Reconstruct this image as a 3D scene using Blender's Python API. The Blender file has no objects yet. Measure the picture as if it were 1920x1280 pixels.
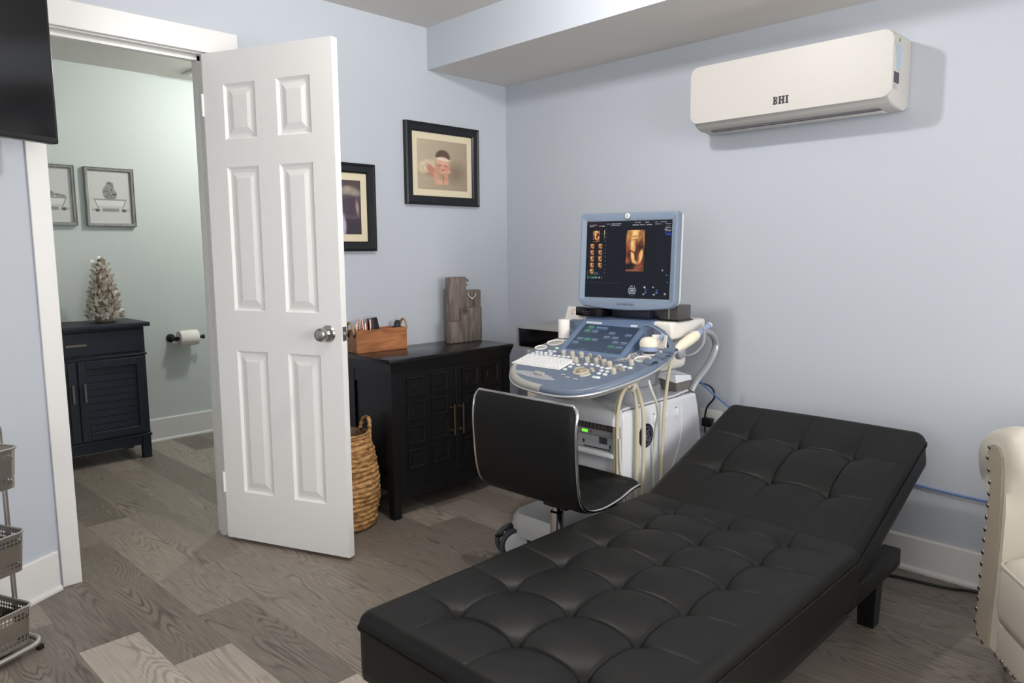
import bpy, bmesh, math, random
import numpy as np
from mathutils import Vector, Matrix, Euler
random.seed(7)
C = bpy.context.scene.collection
PI = math.pi
R = math.radians

def s2l(c):
    c = c / 255.0
    return c / 12.92 if c <= 0.04045 else ((c + 0.055) / 1.055) ** 2.4
def rgb(r, g, b): return (s2l(r), s2l(g), s2l(b), 1.0)

# ------------------------------------------------------------------ materials
def new_mat(name):
    m = bpy.data.materials.new(name); m.use_nodes = True
    nt = m.node_tree
    return m, nt, nt.nodes['Principled BSDF']
def node(nt, t, **kw):
    n = nt.nodes.new(t)
    for k, v in kw.items(): setattr(n, k, v)
    return n
def mat(name, col, rough=0.5, metal=0.0, spec=0.5, bump=0.0, bscale=80.0, var=0.0, vscale=6.0, coat=0.0):
    """plain procedural surface: base colour with slight noise variation and a noise bump"""
    m, nt, p = new_mat(name)
    p.inputs['Base Color'].default_value = col
    p.inputs['Roughness'].default_value = rough
    p.inputs['Metallic'].default_value = metal
    p.inputs['Specular IOR Level'].default_value = spec
    p.inputs['Coat Weight'].default_value = coat
    tc = node(nt, 'ShaderNodeTexCoord')
    if var > 0:
        n = node(nt, 'ShaderNodeTexNoise'); n.inputs['Scale'].default_value = vscale; n.inputs['Detail'].default_value = 4
        nt.links.new(tc.outputs['Object'], n.inputs['Vector'])
        mx = node(nt, 'ShaderNodeMix', data_type='RGBA')
        mx.inputs['A'].default_value = tuple(c * (1 - var) for c in col[:3]) + (1,)
        mx.inputs['B'].default_value = tuple(min(1, c * (1 + var)) for c in col[:3]) + (1,)
        nt.links.new(n.outputs['Fac'], mx.inputs['Factor'])
        nt.links.new(mx.outputs['Result'], p.inputs['Base Color'])
    if bump > 0:
        n = node(nt, 'ShaderNodeTexNoise'); n.inputs['Scale'].default_value = bscale; n.inputs['Detail'].default_value = 3
        nt.links.new(tc.outputs['Object'], n.inputs['Vector'])
        b = node(nt, 'ShaderNodeBump'); b.inputs['Strength'].default_value = bump; b.inputs['Distance'].default_value = 0.002
        nt.links.new(n.outputs['Fac'], b.inputs['Height']); nt.links.new(b.outputs['Normal'], p.inputs['Normal'])
    return m
def wood(name, dark, light, scale=(3, 30, 30), rough=0.5, knots=0.0):
    m, nt, p = new_mat(name)
    p.inputs['Roughness'].default_value = rough
    tc = node(nt, 'ShaderNodeTexCoord'); mp = node(nt, 'ShaderNodeMapping')
    mp.inputs['Scale'].default_value = scale
    nt.links.new(tc.outputs['Object'], mp.inputs['Vector'])
    n = node(nt, 'ShaderNodeTexNoise'); n.inputs['Scale'].default_value = 1.0; n.inputs['Detail'].default_value = 6; n.inputs['Distortion'].default_value = 0.8
    nt.links.new(mp.outputs['Vector'], n.inputs['Vector'])
    cr = node(nt, 'ShaderNodeValToRGB')
    cr.color_ramp.elements[0].position = 0.3; cr.color_ramp.elements[0].color = dark
    cr.color_ramp.elements[1].position = 0.7; cr.color_ramp.elements[1].color = light
    nt.links.new(n.outputs['Fac'], cr.inputs['Fac'])
    out = cr.outputs['Color']
    if knots > 0:
        v = node(nt, 'ShaderNodeTexVoronoi'); v.inputs['Scale'].default_value = knots
        nt.links.new(tc.outputs['Object'], v.inputs['Vector'])
        r2 = node(nt, 'ShaderNodeValToRGB')
        r2.color_ramp.elements[0].position = 0.10; r2.color_ramp.elements[0].color = (0.25, 0.25, 0.28, 1)
        r2.color_ramp.elements[1].position = 0.28; r2.color_ramp.elements[1].color = (1, 1, 1, 1)
        nt.links.new(v.outputs['Distance'], r2.inputs['Fac'])
        mx = node(nt, 'ShaderNodeMix', data_type='RGBA', blend_type='MULTIPLY'); mx.inputs['Factor'].default_value = 1
        nt.links.new(out, mx.inputs['A']); nt.links.new(r2.outputs['Color'], mx.inputs['B']); out = mx.outputs['Result']
    nt.links.new(out, p.inputs['Base Color'])
    b = node(nt, 'ShaderNodeBump'); b.inputs['Strength'].default_value = 0.25; b.inputs['Distance'].default_value = 0.002
    nt.links.new(n.outputs['Fac'], b.inputs['Height']); nt.links.new(b.outputs['Normal'], p.inputs['Normal'])
    return m
def attr_mat(name, emit=0.0, rough=0.5, spec=0.3, diff=1.0):
    m, nt, p = new_mat(name)
    a = node(nt, 'ShaderNodeAttribute'); a.attribute_name = 'Col'
    p.inputs['Roughness'].default_value = rough; p.inputs['Specular IOR Level'].default_value = spec
    if emit > 0:
        p.inputs['Base Color'].default_value = (0.008, 0.009, 0.012, 1)
        nt.links.new(a.outputs['Color'], p.inputs['Emission Color']); p.inputs['Emission Strength'].default_value = emit
    else:
        nt.links.new(a.outputs['Color'], p.inputs['Base Color'])
    return m
def emit_mat(name, col, s):
    m, nt, p = new_mat(name)
    p.inputs['Base Color'].default_value = col
    p.inputs['Emission Color'].default_value = col; p.inputs['Emission Strength'].default_value = s
    return m

M = {}
M['paint'] = mat('wall_paint_pale_blue', rgb(191, 197, 206), 0.6, spec=0.25, bump=0.06, bscale=120)
M['bath_paint'] = mat('wall_paint_bathroom', rgb(206, 213, 210), 0.6, spec=0.25, bump=0.06, bscale=120)
M['ceiling'] = mat('ceiling_white', rgb(222, 218, 213), 0.8, spec=0.1, bump=0.05, bscale=90)
M['trim'] = mat('trim_white', rgb(228, 227, 226), 0.35, spec=0.4)
M['door'] = mat('door_white', rgb(240, 239, 238), 0.4, spec=0.4)
M['leather'] = mat('black_leather', rgb(13, 13, 12), 0.5, spec=0.30, bump=0.10, bscale=450)
M['leather_chair'] = mat('chair_leather', rgb(12, 12, 13), 0.5, spec=0.3, bump=0.1, bscale=400)
M['thread'] = mat('stitch_thread', rgb(46, 46, 46), 0.6)
M['black_wood'] = mat('black_painted_wood', rgb(20, 20, 23), 0.34, spec=0.4, var=0.15, vscale=20)
M['black_top'] = mat('black_lacquer_top', rgb(26, 24, 25), 0.2, spec=0.5, var=0.1)
M['navy_wood'] = mat('dark_navy_wood', rgb(33, 40, 50), 0.45, spec=0.35, bump=0.1, bscale=60)
M['brass'] = mat('aged_brass', rgb(146, 116, 82), 0.35, metal=1)
M['bronze'] = mat('dull_bronze', rgb(112, 103, 96), 0.45, metal=0.3)
M['nickel'] = mat('satin_nickel', rgb(176, 172, 168), 0.28, metal=1)
M['chrome'] = mat('chrome', rgb(215, 213, 212), 0.12, metal=1)
M['steel'] = mat('brushed_steel', rgb(188, 184, 178), 0.38, metal=1)
M['pewter'] = mat('pewter_nail', rgb(196, 186, 178), 0.22, metal=1)
M['black_metal'] = mat('black_metal', rgb(22, 22, 24), 0.4, metal=0.4)
M['black_plastic'] = mat('black_plastic', rgb(20, 20, 22), 0.35)
M['gloss_black'] = mat('gloss_black', rgb(10, 11, 14), 0.12, spec=0.5)
M['frame_black'] = mat('frame_black', rgb(22, 24, 28), 0.35, spec=0.45)
M['frame_grey'] = wood('frame_grey_wood', rgb(128, 128, 126), rgb(160, 160, 157), (40, 40, 8), 0.6)
M['mat_cream'] = mat('mat_board_cream', rgb(222, 211, 184), 0.8, spec=0.1)
M['mat_white'] = mat('mat_board_white', rgb(216, 216, 212), 0.8, spec=0.1)
M['ac_white'] = mat('ac_white_plastic', rgb(200, 197, 193), 0.42, spec=0.4)
M['ac_under'] = mat('ac_shell_plastic', rgb(192, 189, 185), 0.45, spec=0.3)
M['dark_slot'] = mat('dark_slot', rgb(96, 95, 100), 0.7)
M['ink'] = mat('ink_black', rgb(38, 34, 40), 0.5)
M['us_white'] = mat('machine_white', rgb(236, 238, 243), 0.35, spec=0.4)
M['us_cream'] = mat('machine_cream', rgb(233, 229, 221), 0.4, spec=0.4)
M['us_grey'] = mat('machine_grey', rgb(150, 153, 160), 0.42, spec=0.4)
M['us_deck'] = mat('machine_deck', rgb(216, 218, 224), 0.3, spec=0.5)
M['us_darkgrey'] = mat('machine_dark_grey', rgb(118, 113, 110), 0.5)
M['us_silver'] = mat('machine_silver_trim', rgb(186, 188, 192), 0.3, metal=0.4)
M['us_blue'] = mat('console_blue_grey', rgb(101, 114, 133), 0.34, spec=0.45)
M['us_bluelight'] = mat('bezel_blue_grey', rgb(126, 140, 160), 0.34, spec=0.45)
M['us_grip'] = mat('grip_grey', rgb(166, 164, 160), 0.5)
M['knob'] = mat('knob_beige', rgb(190, 184, 170), 0.45)
M['trackball'] = mat('trackball_tan', rgb(150, 138, 116), 0.25)
M['slider'] = mat('slider_track', rgb(178, 186, 198), 0.4)
M['key'] = mat('key_white', rgb(240, 240, 240), 0.4)
M['button'] = mat('button_white', rgb(232, 233, 236), 0.35)
M['button_green'] = emit_mat('button_green_lit', rgb(90, 205, 150), 0.5)
M['led_green'] = emit_mat('led_green', rgb(110, 220, 60), 1.2)
M['cable_cream'] = mat('cable_cream', rgb(216, 207, 180), 0.45)
M['cable_white'] = mat('cable_white', rgb(224, 222, 214), 0.45)
M['cable_blue'] = mat('cable_blue', rgb(84, 118, 176), 0.45)
M['cable_black'] = mat('cable_black', rgb(18, 18, 20), 0.5)
M['probe_cream'] = mat('probe_cream', rgb(238, 230, 208), 0.35)
M['probe_blue'] = mat('probe_blue', rgb(150, 163, 196), 0.4)
M['drive'] = mat('drive_face', rgb(186, 191, 196), 0.35)
M['badge_dark'] = mat('badge_dark', rgb(42, 42, 58), 0.3)
M['badge_line'] = mat('badge_line', rgb(122, 124, 140), 0.35)
M['tire'] = mat('tire_grey', rgb(70, 70, 74), 0.6)
M['paper'] = mat('paper_white', rgb(238, 234, 228), 0.8, spec=0.1)
M['cream_leather'] = mat('cream_leather', rgb(208, 201, 188), 0.4, spec=0.45, bump=0.08, bscale=300)
M['taupe_fabric'] = mat('taupe_fabric', rgb(170, 159, 144), 0.8, spec=0.15, bump=0.3, bscale=700)
M['acacia'] = wood('acacia_wood', rgb(132, 78, 46), rgb(190, 128, 82), (5, 30, 26), 0.42)
M['barn_wood'] = wood('weathered_wood', rgb(84, 74, 68), rgb(136, 124, 116), (40, 40, 7), 0.75, knots=9.0)
M['rope'] = mat('rope', rgb(168, 146, 116), 0.8, bump=0.4, bscale=300)
M['rosegold'] = mat('rose_gold_pen', rgb(208, 154, 140), 0.3, metal=0.6)
M['silver_box'] = mat('silver_plastic', rgb(172, 172, 170), 0.38, metal=0.2)
M['white_laminate'] = mat('white_laminate', rgb(224, 219, 208), 0.5)
M['outlet'] = mat('outlet_white', rgb(228, 226, 222), 0.4)
M['shell_cream'] = mat('capiz_cream', rgb(228, 220, 210), 0.5, var=0.1, vscale=30)
M['shell_gold'] = mat('capiz_tan', rgb(200, 184, 164), 0.5, var=0.2, vscale=30)
M['stem'] = mat('tree_core', rgb(128, 114, 98), 0.8)
M['lamp_glass'] = emit_mat('ceiling_lamp_glass', (1.0, 0.96, 0.9, 1), 4.0)
M['toy_blue'] = mat('wrap_blue', rgb(38, 62, 150), 0.3)
M['toy_red'] = mat('wrap_red', rgb(196, 60, 54), 0.35)
M['toy_pink'] = mat('wrap_pink', rgb(214, 110, 150), 0.35)
M['photo'] = attr_mat('photo_print', 0, 0.35, 0.3)
M['art'] = attr_mat('art_print', 0, 0.6, 0.2)
M['screen'] = attr_mat('monitor_screen', 0.95, 0.3, 0.12)
M['touch'] = attr_mat('touch_screen', 0.8, 0.2, 0.4)

def wicker_mat(name, dark, light, sz, sa):
    m, nt, p = new_mat(name)
    p.inputs['Roughness'].default_value = 0.65; p.inputs['Specular IOR Level'].default_value = 0.3
    tc = node(nt, 'ShaderNodeTexCoord')
    n = node(nt, 'ShaderNodeTexNoise'); n.inputs['Scale'].default_value = 34; n.inputs['Detail'].default_value = 4
    mp = node(nt, 'ShaderNodeMapping'); mp.inputs['Scale'].default_value = (1, 1, 2.4)
    nt.links.new(tc.outputs['Object'], mp.inputs['Vector']); nt.links.new(mp.outputs['Vector'], n.inputs['Vector'])
    cr = node(nt, 'ShaderNodeValToRGB')
    cr.color_ramp.elements[0].position = 0.34; cr.color_ramp.elements[0].color = dark
    cr.color_ramp.elements[1].position = 0.62; cr.color_ramp.elements[1].color = light
    nt.links.new(n.outputs['Fac'], cr.inputs['Fac']); nt.links.new(cr.outputs['Color'], p.inputs['Base Color'])
    return m
M['wicker'] = wicker_mat('water_hyacinth', rgb(128, 86, 46), rgb(206, 162, 108), 1, 1)
M['wicker_dark'] = wicker_mat('wicker_brown', rgb(92, 56, 28), rgb(190, 130, 70), 1, 1)
M['wicker_in'] = wicker_mat('wicker_inside', rgb(92, 72, 54), rgb(150, 124, 98), 1, 1)

def floor_mat():
    m, nt, p = new_mat('vinyl_plank_grey_oak')
    L = nt.links.new
    def math_(op, a, b=None, c=None):
        n = node(nt, 'ShaderNodeMath', operation=op)
        for i, v in enumerate((a, b, c)):
            if v is None: continue
            if isinstance(v, (int, float)): n.inputs[i].default_value = v
            else: L(v, n.inputs[i])
        return n.outputs[0]
    at = node(nt, 'ShaderNodeAttribute'); at.attribute_name = 'plank'
    sp = node(nt, 'ShaderNodeSeparateColor'); L(at.outputs['Color'], sp.inputs['Color'])
    tone, s1, s2 = sp.outputs[0], sp.outputs[1], sp.outputs[2]
    tc = node(nt, 'ShaderNodeTexCoord'); sx = node(nt, 'ShaderNodeSeparateXYZ'); L(tc.outputs['Object'], sx.inputs[0])
    X = math_('ADD', sx.outputs[0], math_('MULTIPLY', s1, 37.0)); Y = math_('ADD', sx.outputs[1], math_('MULTIPLY', s2, 53.0))
    # broad swirl field whose contour lines make cathedral grain
    cv = node(nt, 'ShaderNodeCombineXYZ'); L(math_('MULTIPLY', X, 8.0), cv.inputs[0]); L(math_('MULTIPLY', Y, 1.1), cv.inputs[1])
    nz = node(nt, 'ShaderNodeTexNoise'); nz.inputs['Scale'].default_value = 1.0; nz.inputs['Detail'].default_value = 2.0; nz.inputs['Roughness'].default_value = 0.45
    nz.inputs['Distortion'].default_value = 0.3
    L(cv.outputs[0], nz.inputs['Vector'])
    ring = math_('SINE', math_('MULTIPLY', nz.outputs['Fac'], 150.0))
    ring = math_('POWER', math_('MULTIPLY_ADD', ring, 0.5, 0.5), 3.0)
    # fine fibre streaks along the plank
    cf = node(nt, 'ShaderNodeCombineXYZ'); L(math_('MULTIPLY', X, 190.0), cf.inputs[0]); L(math_('MULTIPLY', Y, 7.0), cf.inputs[1])
    nf = node(nt, 'ShaderNodeTexNoise'); nf.inputs['Scale'].default_value = 1.0; nf.inputs['Detail'].default_value = 4.0
    L(cf.outputs[0], nf.inputs['Vector'])
    # cloudy tone, also masks where rings show
    cc = node(nt, 'ShaderNodeCombineXYZ'); L(math_('MULTIPLY', X, 9.0), cc.inputs[0]); L(math_('MULTIPLY', Y, 2.0), cc.inputs[1])
    nc = node(nt, 'ShaderNodeTexNoise'); nc.inputs['Scale'].default_value = 1.0; nc.inputs['Detail'].default_value = 3.0
    L(cc.outputs[0], nc.inputs['Vector'])
    mask = node(nt, 'ShaderNodeMapRange'); mask.inputs['From Min'].default_value = 0.42; mask.inputs['From Max'].default_value = 0.62
    L(nc.outputs['Fac'], mask.inputs['Value'])
    v = math_('ADD', tone, math_('MULTIPLY', math_('SUBTRACT', nc.outputs['Fac'], 0.5), 0.35))
    v = math_('ADD', v, math_('MULTIPLY', math_('SUBTRACT', nf.outputs['Fac'], 0.5), 0.5))
    v = math_('SUBTRACT', v, math_('MULTIPLY', math_('MULTIPLY', ring, mask.outputs[0]), 0.29))
    cr = node(nt, 'ShaderNodeValToRGB')
    cr.color_ramp.elements[0].position = 0.0; cr.color_ramp.elements[0].color = rgb(74, 67, 61)
    cr.color_ramp.elements[1].position = 1.0; cr.color_ramp.elements[1].color = rgb(198, 187, 176)
    e = cr.color_ramp.elements.new(0.5); e.color = rgb(141, 131, 121)
    L(v, cr.inputs['Fac'])
    # thin bevel lines between planks from the plank's own uv (metres)
    uv = node(nt, 'ShaderNodeUVMap'); uv.uv_map = 'edge'; su = node(nt, 'ShaderNodeSeparateXYZ'); L(uv.outputs[0], su.inputs[0])
    ln = math_('LESS_THAN', math_('MINIMUM', su.outputs[0], su.outputs[1]), 0.0012)
    mx = node(nt, 'ShaderNodeMix', data_type='RGBA'); L(math_('MULTIPLY', ln, 0.55), mx.inputs['Factor'])
    L(cr.outputs['Color'], mx.inputs['A']); mx.inputs['B'].default_value = rgb(62, 55, 51)
    L(mx.outputs['Result'], p.inputs['Base Color'])
    p.inputs['Roughness'].default_value = 0.42; p.inputs['Specular IOR Level'].default_value = 0.4
    b = node(nt, 'ShaderNodeBump'); b.inputs['Strength'].default_value = 0.15; b.inputs['Distance'].default_value = 0.001
    L(v, b.inputs['Height']); L(b.outputs['Normal'], p.inputs['Normal'])
    return m
M['floor'] = floor_mat()

def perforated_mat(z0, z1):
    """pressed steel with two bands of small cross-shaped cut-outs, in the basket's own object space"""
    m, nt, p = new_mat('perforated_steel')
    L = nt.links.new
    p.inputs['Base Color'].default_value = rgb(190, 186, 178); p.inputs['Metallic'].default_value = 1; p.inputs['Roughness'].default_value = 0.36
    def math_(op, a, b=None):
        n = node(nt, 'ShaderNodeMath', operation=op)
        for i, v in enumerate((a, b)):
            if v is None: continue
            if isinstance(v, (int, float)): n.inputs[i].default_value = v
            else: L(v, n.inputs[i])
        return n.outputs[0]
    tc = node(nt, 'ShaderNodeTexCoord'); sx = node(nt, 'ShaderNodeSeparateXYZ'); L(tc.outputs['Object'], sx.inputs[0])
    uu = math_('ADD', sx.outputs[0], sx.outputs[1]); z = sx.outputs[2]
    pitch = 0.0125
    fu = math_('ABSOLUTE', math_('SUBTRACT', math_('FRACT', math_('DIVIDE', uu, pitch)), 0.5))
    fz = math_('ABSOLUTE', math_('SUBTRACT', math_('FRACT', math_('DIVIDE', z, pitch)), 0.5))
    thin = math_('LESS_THAN', math_('MINIMUM', fu, fz), 0.11); inside = math_('LESS_THAN', math_('MAXIMUM', fu, fz), 0.38)
    cross = math_('MULTIPLY', thin, inside)
    b1 = math_('MULTIPLY', math_('GREATER_THAN', z, 0.0125), math_('LESS_THAN', z, 0.0375))
    b2 = math_('MULTIPLY', math_('GREATER_THAN', z, 0.0875), math_('LESS_THAN', z, 0.1125))
    band = math_('MAXIMUM', b1, b2)
    hole = math_('MULTIPLY', cross, band)
    tr = node(nt, 'ShaderNodeBsdfTransparent'); ms = node(nt, 'ShaderNodeMixShader')
    L(hole, ms.inputs[0]); L(p.outputs[0], ms.inputs[1]); L(tr.outputs[0], ms.inputs[2])
    L(ms.outputs[0], nt.nodes['Material Output'].inputs['Surface'])
    return m
M['perforated'] = perforated_mat(0, 0)

# ------------------------------------------------------------------ mesh helpers
def BM(): return bmesh.new()
def box(bm, x0, x1, y0, y1, z0, z1, bev=0.0, seg=2, mi=0, mtx=None):
    x0, x1 = min(x0, x1), max(x0, x1); y0, y1 = min(y0, y1), max(y0, y1); z0, z1 = min(z0, z1), max(z0, z1)
    v = [bm.verts.new(p) for p in ((x0, y0, z0), (x1, y0, z0), (x1, y1, z0), (x0, y1, z0), (x0, y0, z1), (x1, y0, z1), (x1, y1, z1), (x0, y1, z1))]
    fs = [bm.faces.new([v[i] for i in f]) for f in ((3, 2, 1, 0), (4, 5, 6, 7), (0, 1, 5, 4), (1, 2, 6, 5), (2, 3, 7, 6), (3, 0, 4, 7))]
    for f in fs: f.material_index = mi
    if mtx is not None: bmesh.ops.transform(bm, matrix=mtx, verts=v)
    if bev > 0:
        es = set(e for f in fs for e in f.edges)
        bmesh.ops.bevel(bm, geom=list(es), offset=min(bev, 0.49 * min(x1 - x0, y1 - y0, z1 - z0)), segments=seg, profile=0.5, affect='EDGES')
def prism(bm, poly, fn, w0, w1, mi=0):
    """polygon (u,v) pushed from w0 to w1; fn(u,v,w) -> point"""
    a = [bm.verts.new(fn(u, v, w0)) for u, v in poly]; b = [bm.verts.new(fn(u, v, w1)) for u, v in poly]
    n = len(poly); fs = [bm.faces.new(a[::-1]), bm.faces.new(b)]
    for i in range(n): fs.append(bm.faces.new((a[i], a[(i + 1) % n], b[(i + 1) % n], b[i])))
    for f in fs: f.material_index = mi
    return fs
XZ = lambda u, v, w: (u, w, v)      # polygon in x,z pushed along y
YZ = lambda u, v, w: (w, u, v)      # polygon in y,z pushed along x
XY = lambda u, v, w: (u, v, w)
def loft(bm, loops, cap0=True, cap1=True, closed=True, mi=0):
    vs = [[bm.verts.new(p) for p in lp] for lp in loops]
    n = len(vs[0])
    for a, b in zip(vs, vs[1:]):
        for i in range(n if closed else n - 1):
            f = bm.faces.new((a[i], a[(i + 1) % n], b[(i + 1) % n], b[i])); f.material_index = mi
    if cap0: bm.faces.new(vs[0][::-1]).material_index = mi
    if cap1: bm.faces.new(vs[-1]).material_index = mi
    return vs
def lathe(bm, prof, n=24, c=(0, 0, 0), mtx=None, cap=True, mi=0):
    loops = []
    for r, z in prof:
        loops.append([Vector((max(r, 1e-5) * math.cos(2 * PI * i / n), max(r, 1e-5) * math.sin(2 * PI * i / n), z)) for i in range(n)])
    mt = Matrix.Translation(c) @ (mtx.to_4x4() if mtx is not None else Matrix())
    loops = [[mt @ p for p in lp] for lp in loops]
    loft(bm, loops, cap, cap, mi=mi)
def cr_path(pts, sub=8, closed=False):
    P = [Vector(p) for p in pts]; n = len(P); out = []
    rng = range(n if closed else n - 1)
    for i in rng:
        p0 = P[(i - 1) % n] if closed or i > 0 else P[0] * 2 - P[1]
        p1 = P[i]; p2 = P[(i + 1) % n]
        p3 = P[(i + 2) % n] if closed or i + 2 < n else P[-1] * 2 - P[-2]
        for k in range(sub):
            t = k / sub
            out.append(0.5 * ((2 * p1) + (p2 - p0) * t + (2 * p0 - 5 * p1 + 4 * p2 - p3) * t * t + (3 * p1 - p0 - 3 * p2 + p3) * t ** 3))
    if not closed: out.append(P[-1].copy())
    return out
def tube(bm, pts, r, n=8, closed=False, rfn=None, mi=0, flat=None):
    P = [Vector(p) for p in pts]; m = len(P); loops = []
    T = []
    for i in range(m):
        a = P[(i - 1) % m] if closed or i > 0 else P[i]; b = P[(i + 1) % m] if closed or i < m - 1 else P[i]
        T.append((b - a).normalized())
    up = Vector((0, 0, 1)) if abs(T[0].z) < 0.9 else Vector((1, 0, 0))
    nrm = (up - T[0] * up.dot(T[0])).normalized()
    for i in range(m):
        nrm = (nrm - T[i] * nrm.dot(T[i])).normalized(); bi = T[i].cross(nrm)
        rr = rfn(i / max(1, m - 1)) if rfn else r
        loops.append([P[i] + (nrm * math.cos(2 * PI * k / n) * (flat or 1) + bi * math.sin(2 * PI * k / n)) * rr for k in range(n)])
    if closed: loops.append(loops[0]); vs = loft(bm, loops, False, False, mi=mi); bmesh.ops.remove_doubles(bm, verts=[v for l in (vs[0], vs[-1]) for v in l], dist=1e-6)
    else: loft(bm, loops, True, True, mi=mi)
def rrect(w, h, r, n=5, cx=0.0, cy=0.0):
    """rounded rectangle outline, counter-clockwise; r may be one radius or four (br,tr,tl,bl)"""
    rs = r if isinstance(r, (tuple, list)) else (r,) * 4
    out = []
    for (sx, sy, a0), q in zip(((1, -1, -90), (1, 1, 0), (-1, 1, 90), (-1, -1, 180)), rs):
        for k in range(n + 1):
            a = R(a0 + 90 * k / n)
            out.append((cx + sx * (w / 2 - q) + q * math.cos(a), cy + sy * (h / 2 - q) + q * math.sin(a)))
    return out
def obj(name, bm, m, parent=None, loc=(0, 0, 0), rot=(0, 0, 0), smooth=35):
    bmesh.ops.recalc_face_normals(bm, faces=bm.faces)
    me = bpy.data.meshes.new(name); bm.to_mesh(me); bm.free()
    for q in (m if isinstance(m, (list, tuple)) else [m]): me.materials.append(q)
    if smooth:
        me.polygons.foreach_set('use_smooth', [True] * len(me.polygons)); me.set_sharp_from_angle(angle=R(smooth))
    o = bpy.data.objects.new(name, me); C.objects.link(o)
    o.parent = parent; o.location = loc; o.rotation_euler = rot
    return o
def tag(o, label, cat, group=None):
    o['label'] = label; o['category'] = cat
    if group: o['group'] = group
    return o
def thing(name, label, cat, loc=(0, 0, 0), rotz=0.0, group=None):
    o = bpy.data.objects.new(name, None); o.empty_display_size = 0.05; C.objects.link(o)
    o.location = loc; o.rotation_euler = (0, 0, rotz)
    return tag(o, label, cat, group)
def struct(name, bm, m, parent=None, smooth=35, **kw):
    o = obj(name, bm, m, parent, smooth=smooth, **kw)
    if parent is None: o['kind'] = 'structure'
    return o
def dup(o, parent, loc, rot=None, name=None):
    c = o.copy(); C.objects.link(c); c.parent = parent; c.location = loc
    if rot is not None: c.rotation_euler = rot
    return c
def paint(name, w, h, nx, ny, fn, m, parent, loc, rot=(0, 0, 0)):
    """a flat picture in the local x,z plane facing -y; fn(u,v arrays in 0..1, v up) -> sRGB 0..255 array (...,3)"""
    xs = np.linspace(-w / 2, w / 2, nx + 1); zs = np.linspace(-h / 2, h / 2, ny + 1)
    X, Z = np.meshgrid(xs, zs)
    verts = np.stack([X.ravel(), np.zeros(X.size), Z.ravel()], 1)
    i = np.arange(nx * ny); r = i // nx; c = i % nx; a = r * (nx + 1) + c
    faces = np.stack([a, a + 1, a + nx + 2, a + nx + 1], 1)
    me = bpy.data.meshes.new(name); me.from_pydata(verts.tolist(), [], faces.tolist())
    U, V = np.meshgrid((np.arange(nx) + .5) / nx, (np.arange(ny) + .5) / ny)
    col = np.clip(fn(U, V), 0, 255) / 255.0
    lin = np.where(col <= 0.04045, col / 12.92, ((col + 0.055) / 1.055) ** 2.4)
    rgba = np.concatenate([lin.reshape(-1, 3), np.ones((nx * ny, 1))], 1)
    at = me.color_attributes.new('Col', 'FLOAT_COLOR', 'CORNER')
    at.data.foreach_set('color', np.repeat(rgba, 4, axis=0).ravel().astype(np.float32))
    me.materials.append(m)
    o = bpy.data.objects.new(name, me); C.objects.link(o); o.parent = parent; o.location = loc; o.rotation_euler = rot
    return o
# ------------------------------------------------------------------ camera
CAM = Vector((-3.172, -3.124, 1.27))
cd = bpy.data.cameras.new('camera'); cam = bpy.data.objects.new('camera', cd); C.objects.link(cam)
cd.sensor_width = 36; cd.lens = 26.001; cd.clip_start = 0.05
_y, _p, _r = R(44.2305), R(7.128), R(-0.413)
fw = Vector((math.cos(_y) * math.cos(_p), math.sin(_y) * math.cos(_p), -math.sin(_p)))
rt = Vector((math.sin(_y), -math.cos(_y), 0)); upv = rt.cross(fw)
r2 = rt * math.cos(_r) + upv * math.sin(_r); u2 = upv * math.cos(_r) - rt * math.sin(_r)
cam.matrix_world = Matrix(((r2.x, u2.x, -fw.x, CAM.x), (r2.y, u2.y, -fw.y, CAM.y), (r2.z, u2.z, -fw.z, CAM.z), (0, 0, 0, 1)))
bpy.context.scene.camera = cam
vs_ = bpy.context.scene.view_settings
vs_.view_transform = 'Standard'; vs_.look = 'None'; vs_.gamma = 1; vs_.use_curve_mapping = False
vs_.exposure = 0.1

# wall B runs from the corner (0,0) towards the camera, turned a little: its frame has x along the wall, -y into the room
RB = R(-91.674)
DBx, DBy = -0.02921, -0.99957
def B(s, off, z=0.0):     # point s metres along wall B from the corner, off metres into the room
    return Vector((DBx * s + DBy * off, DBy * s - DBx * off, z))
ZC = 2.417
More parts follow.
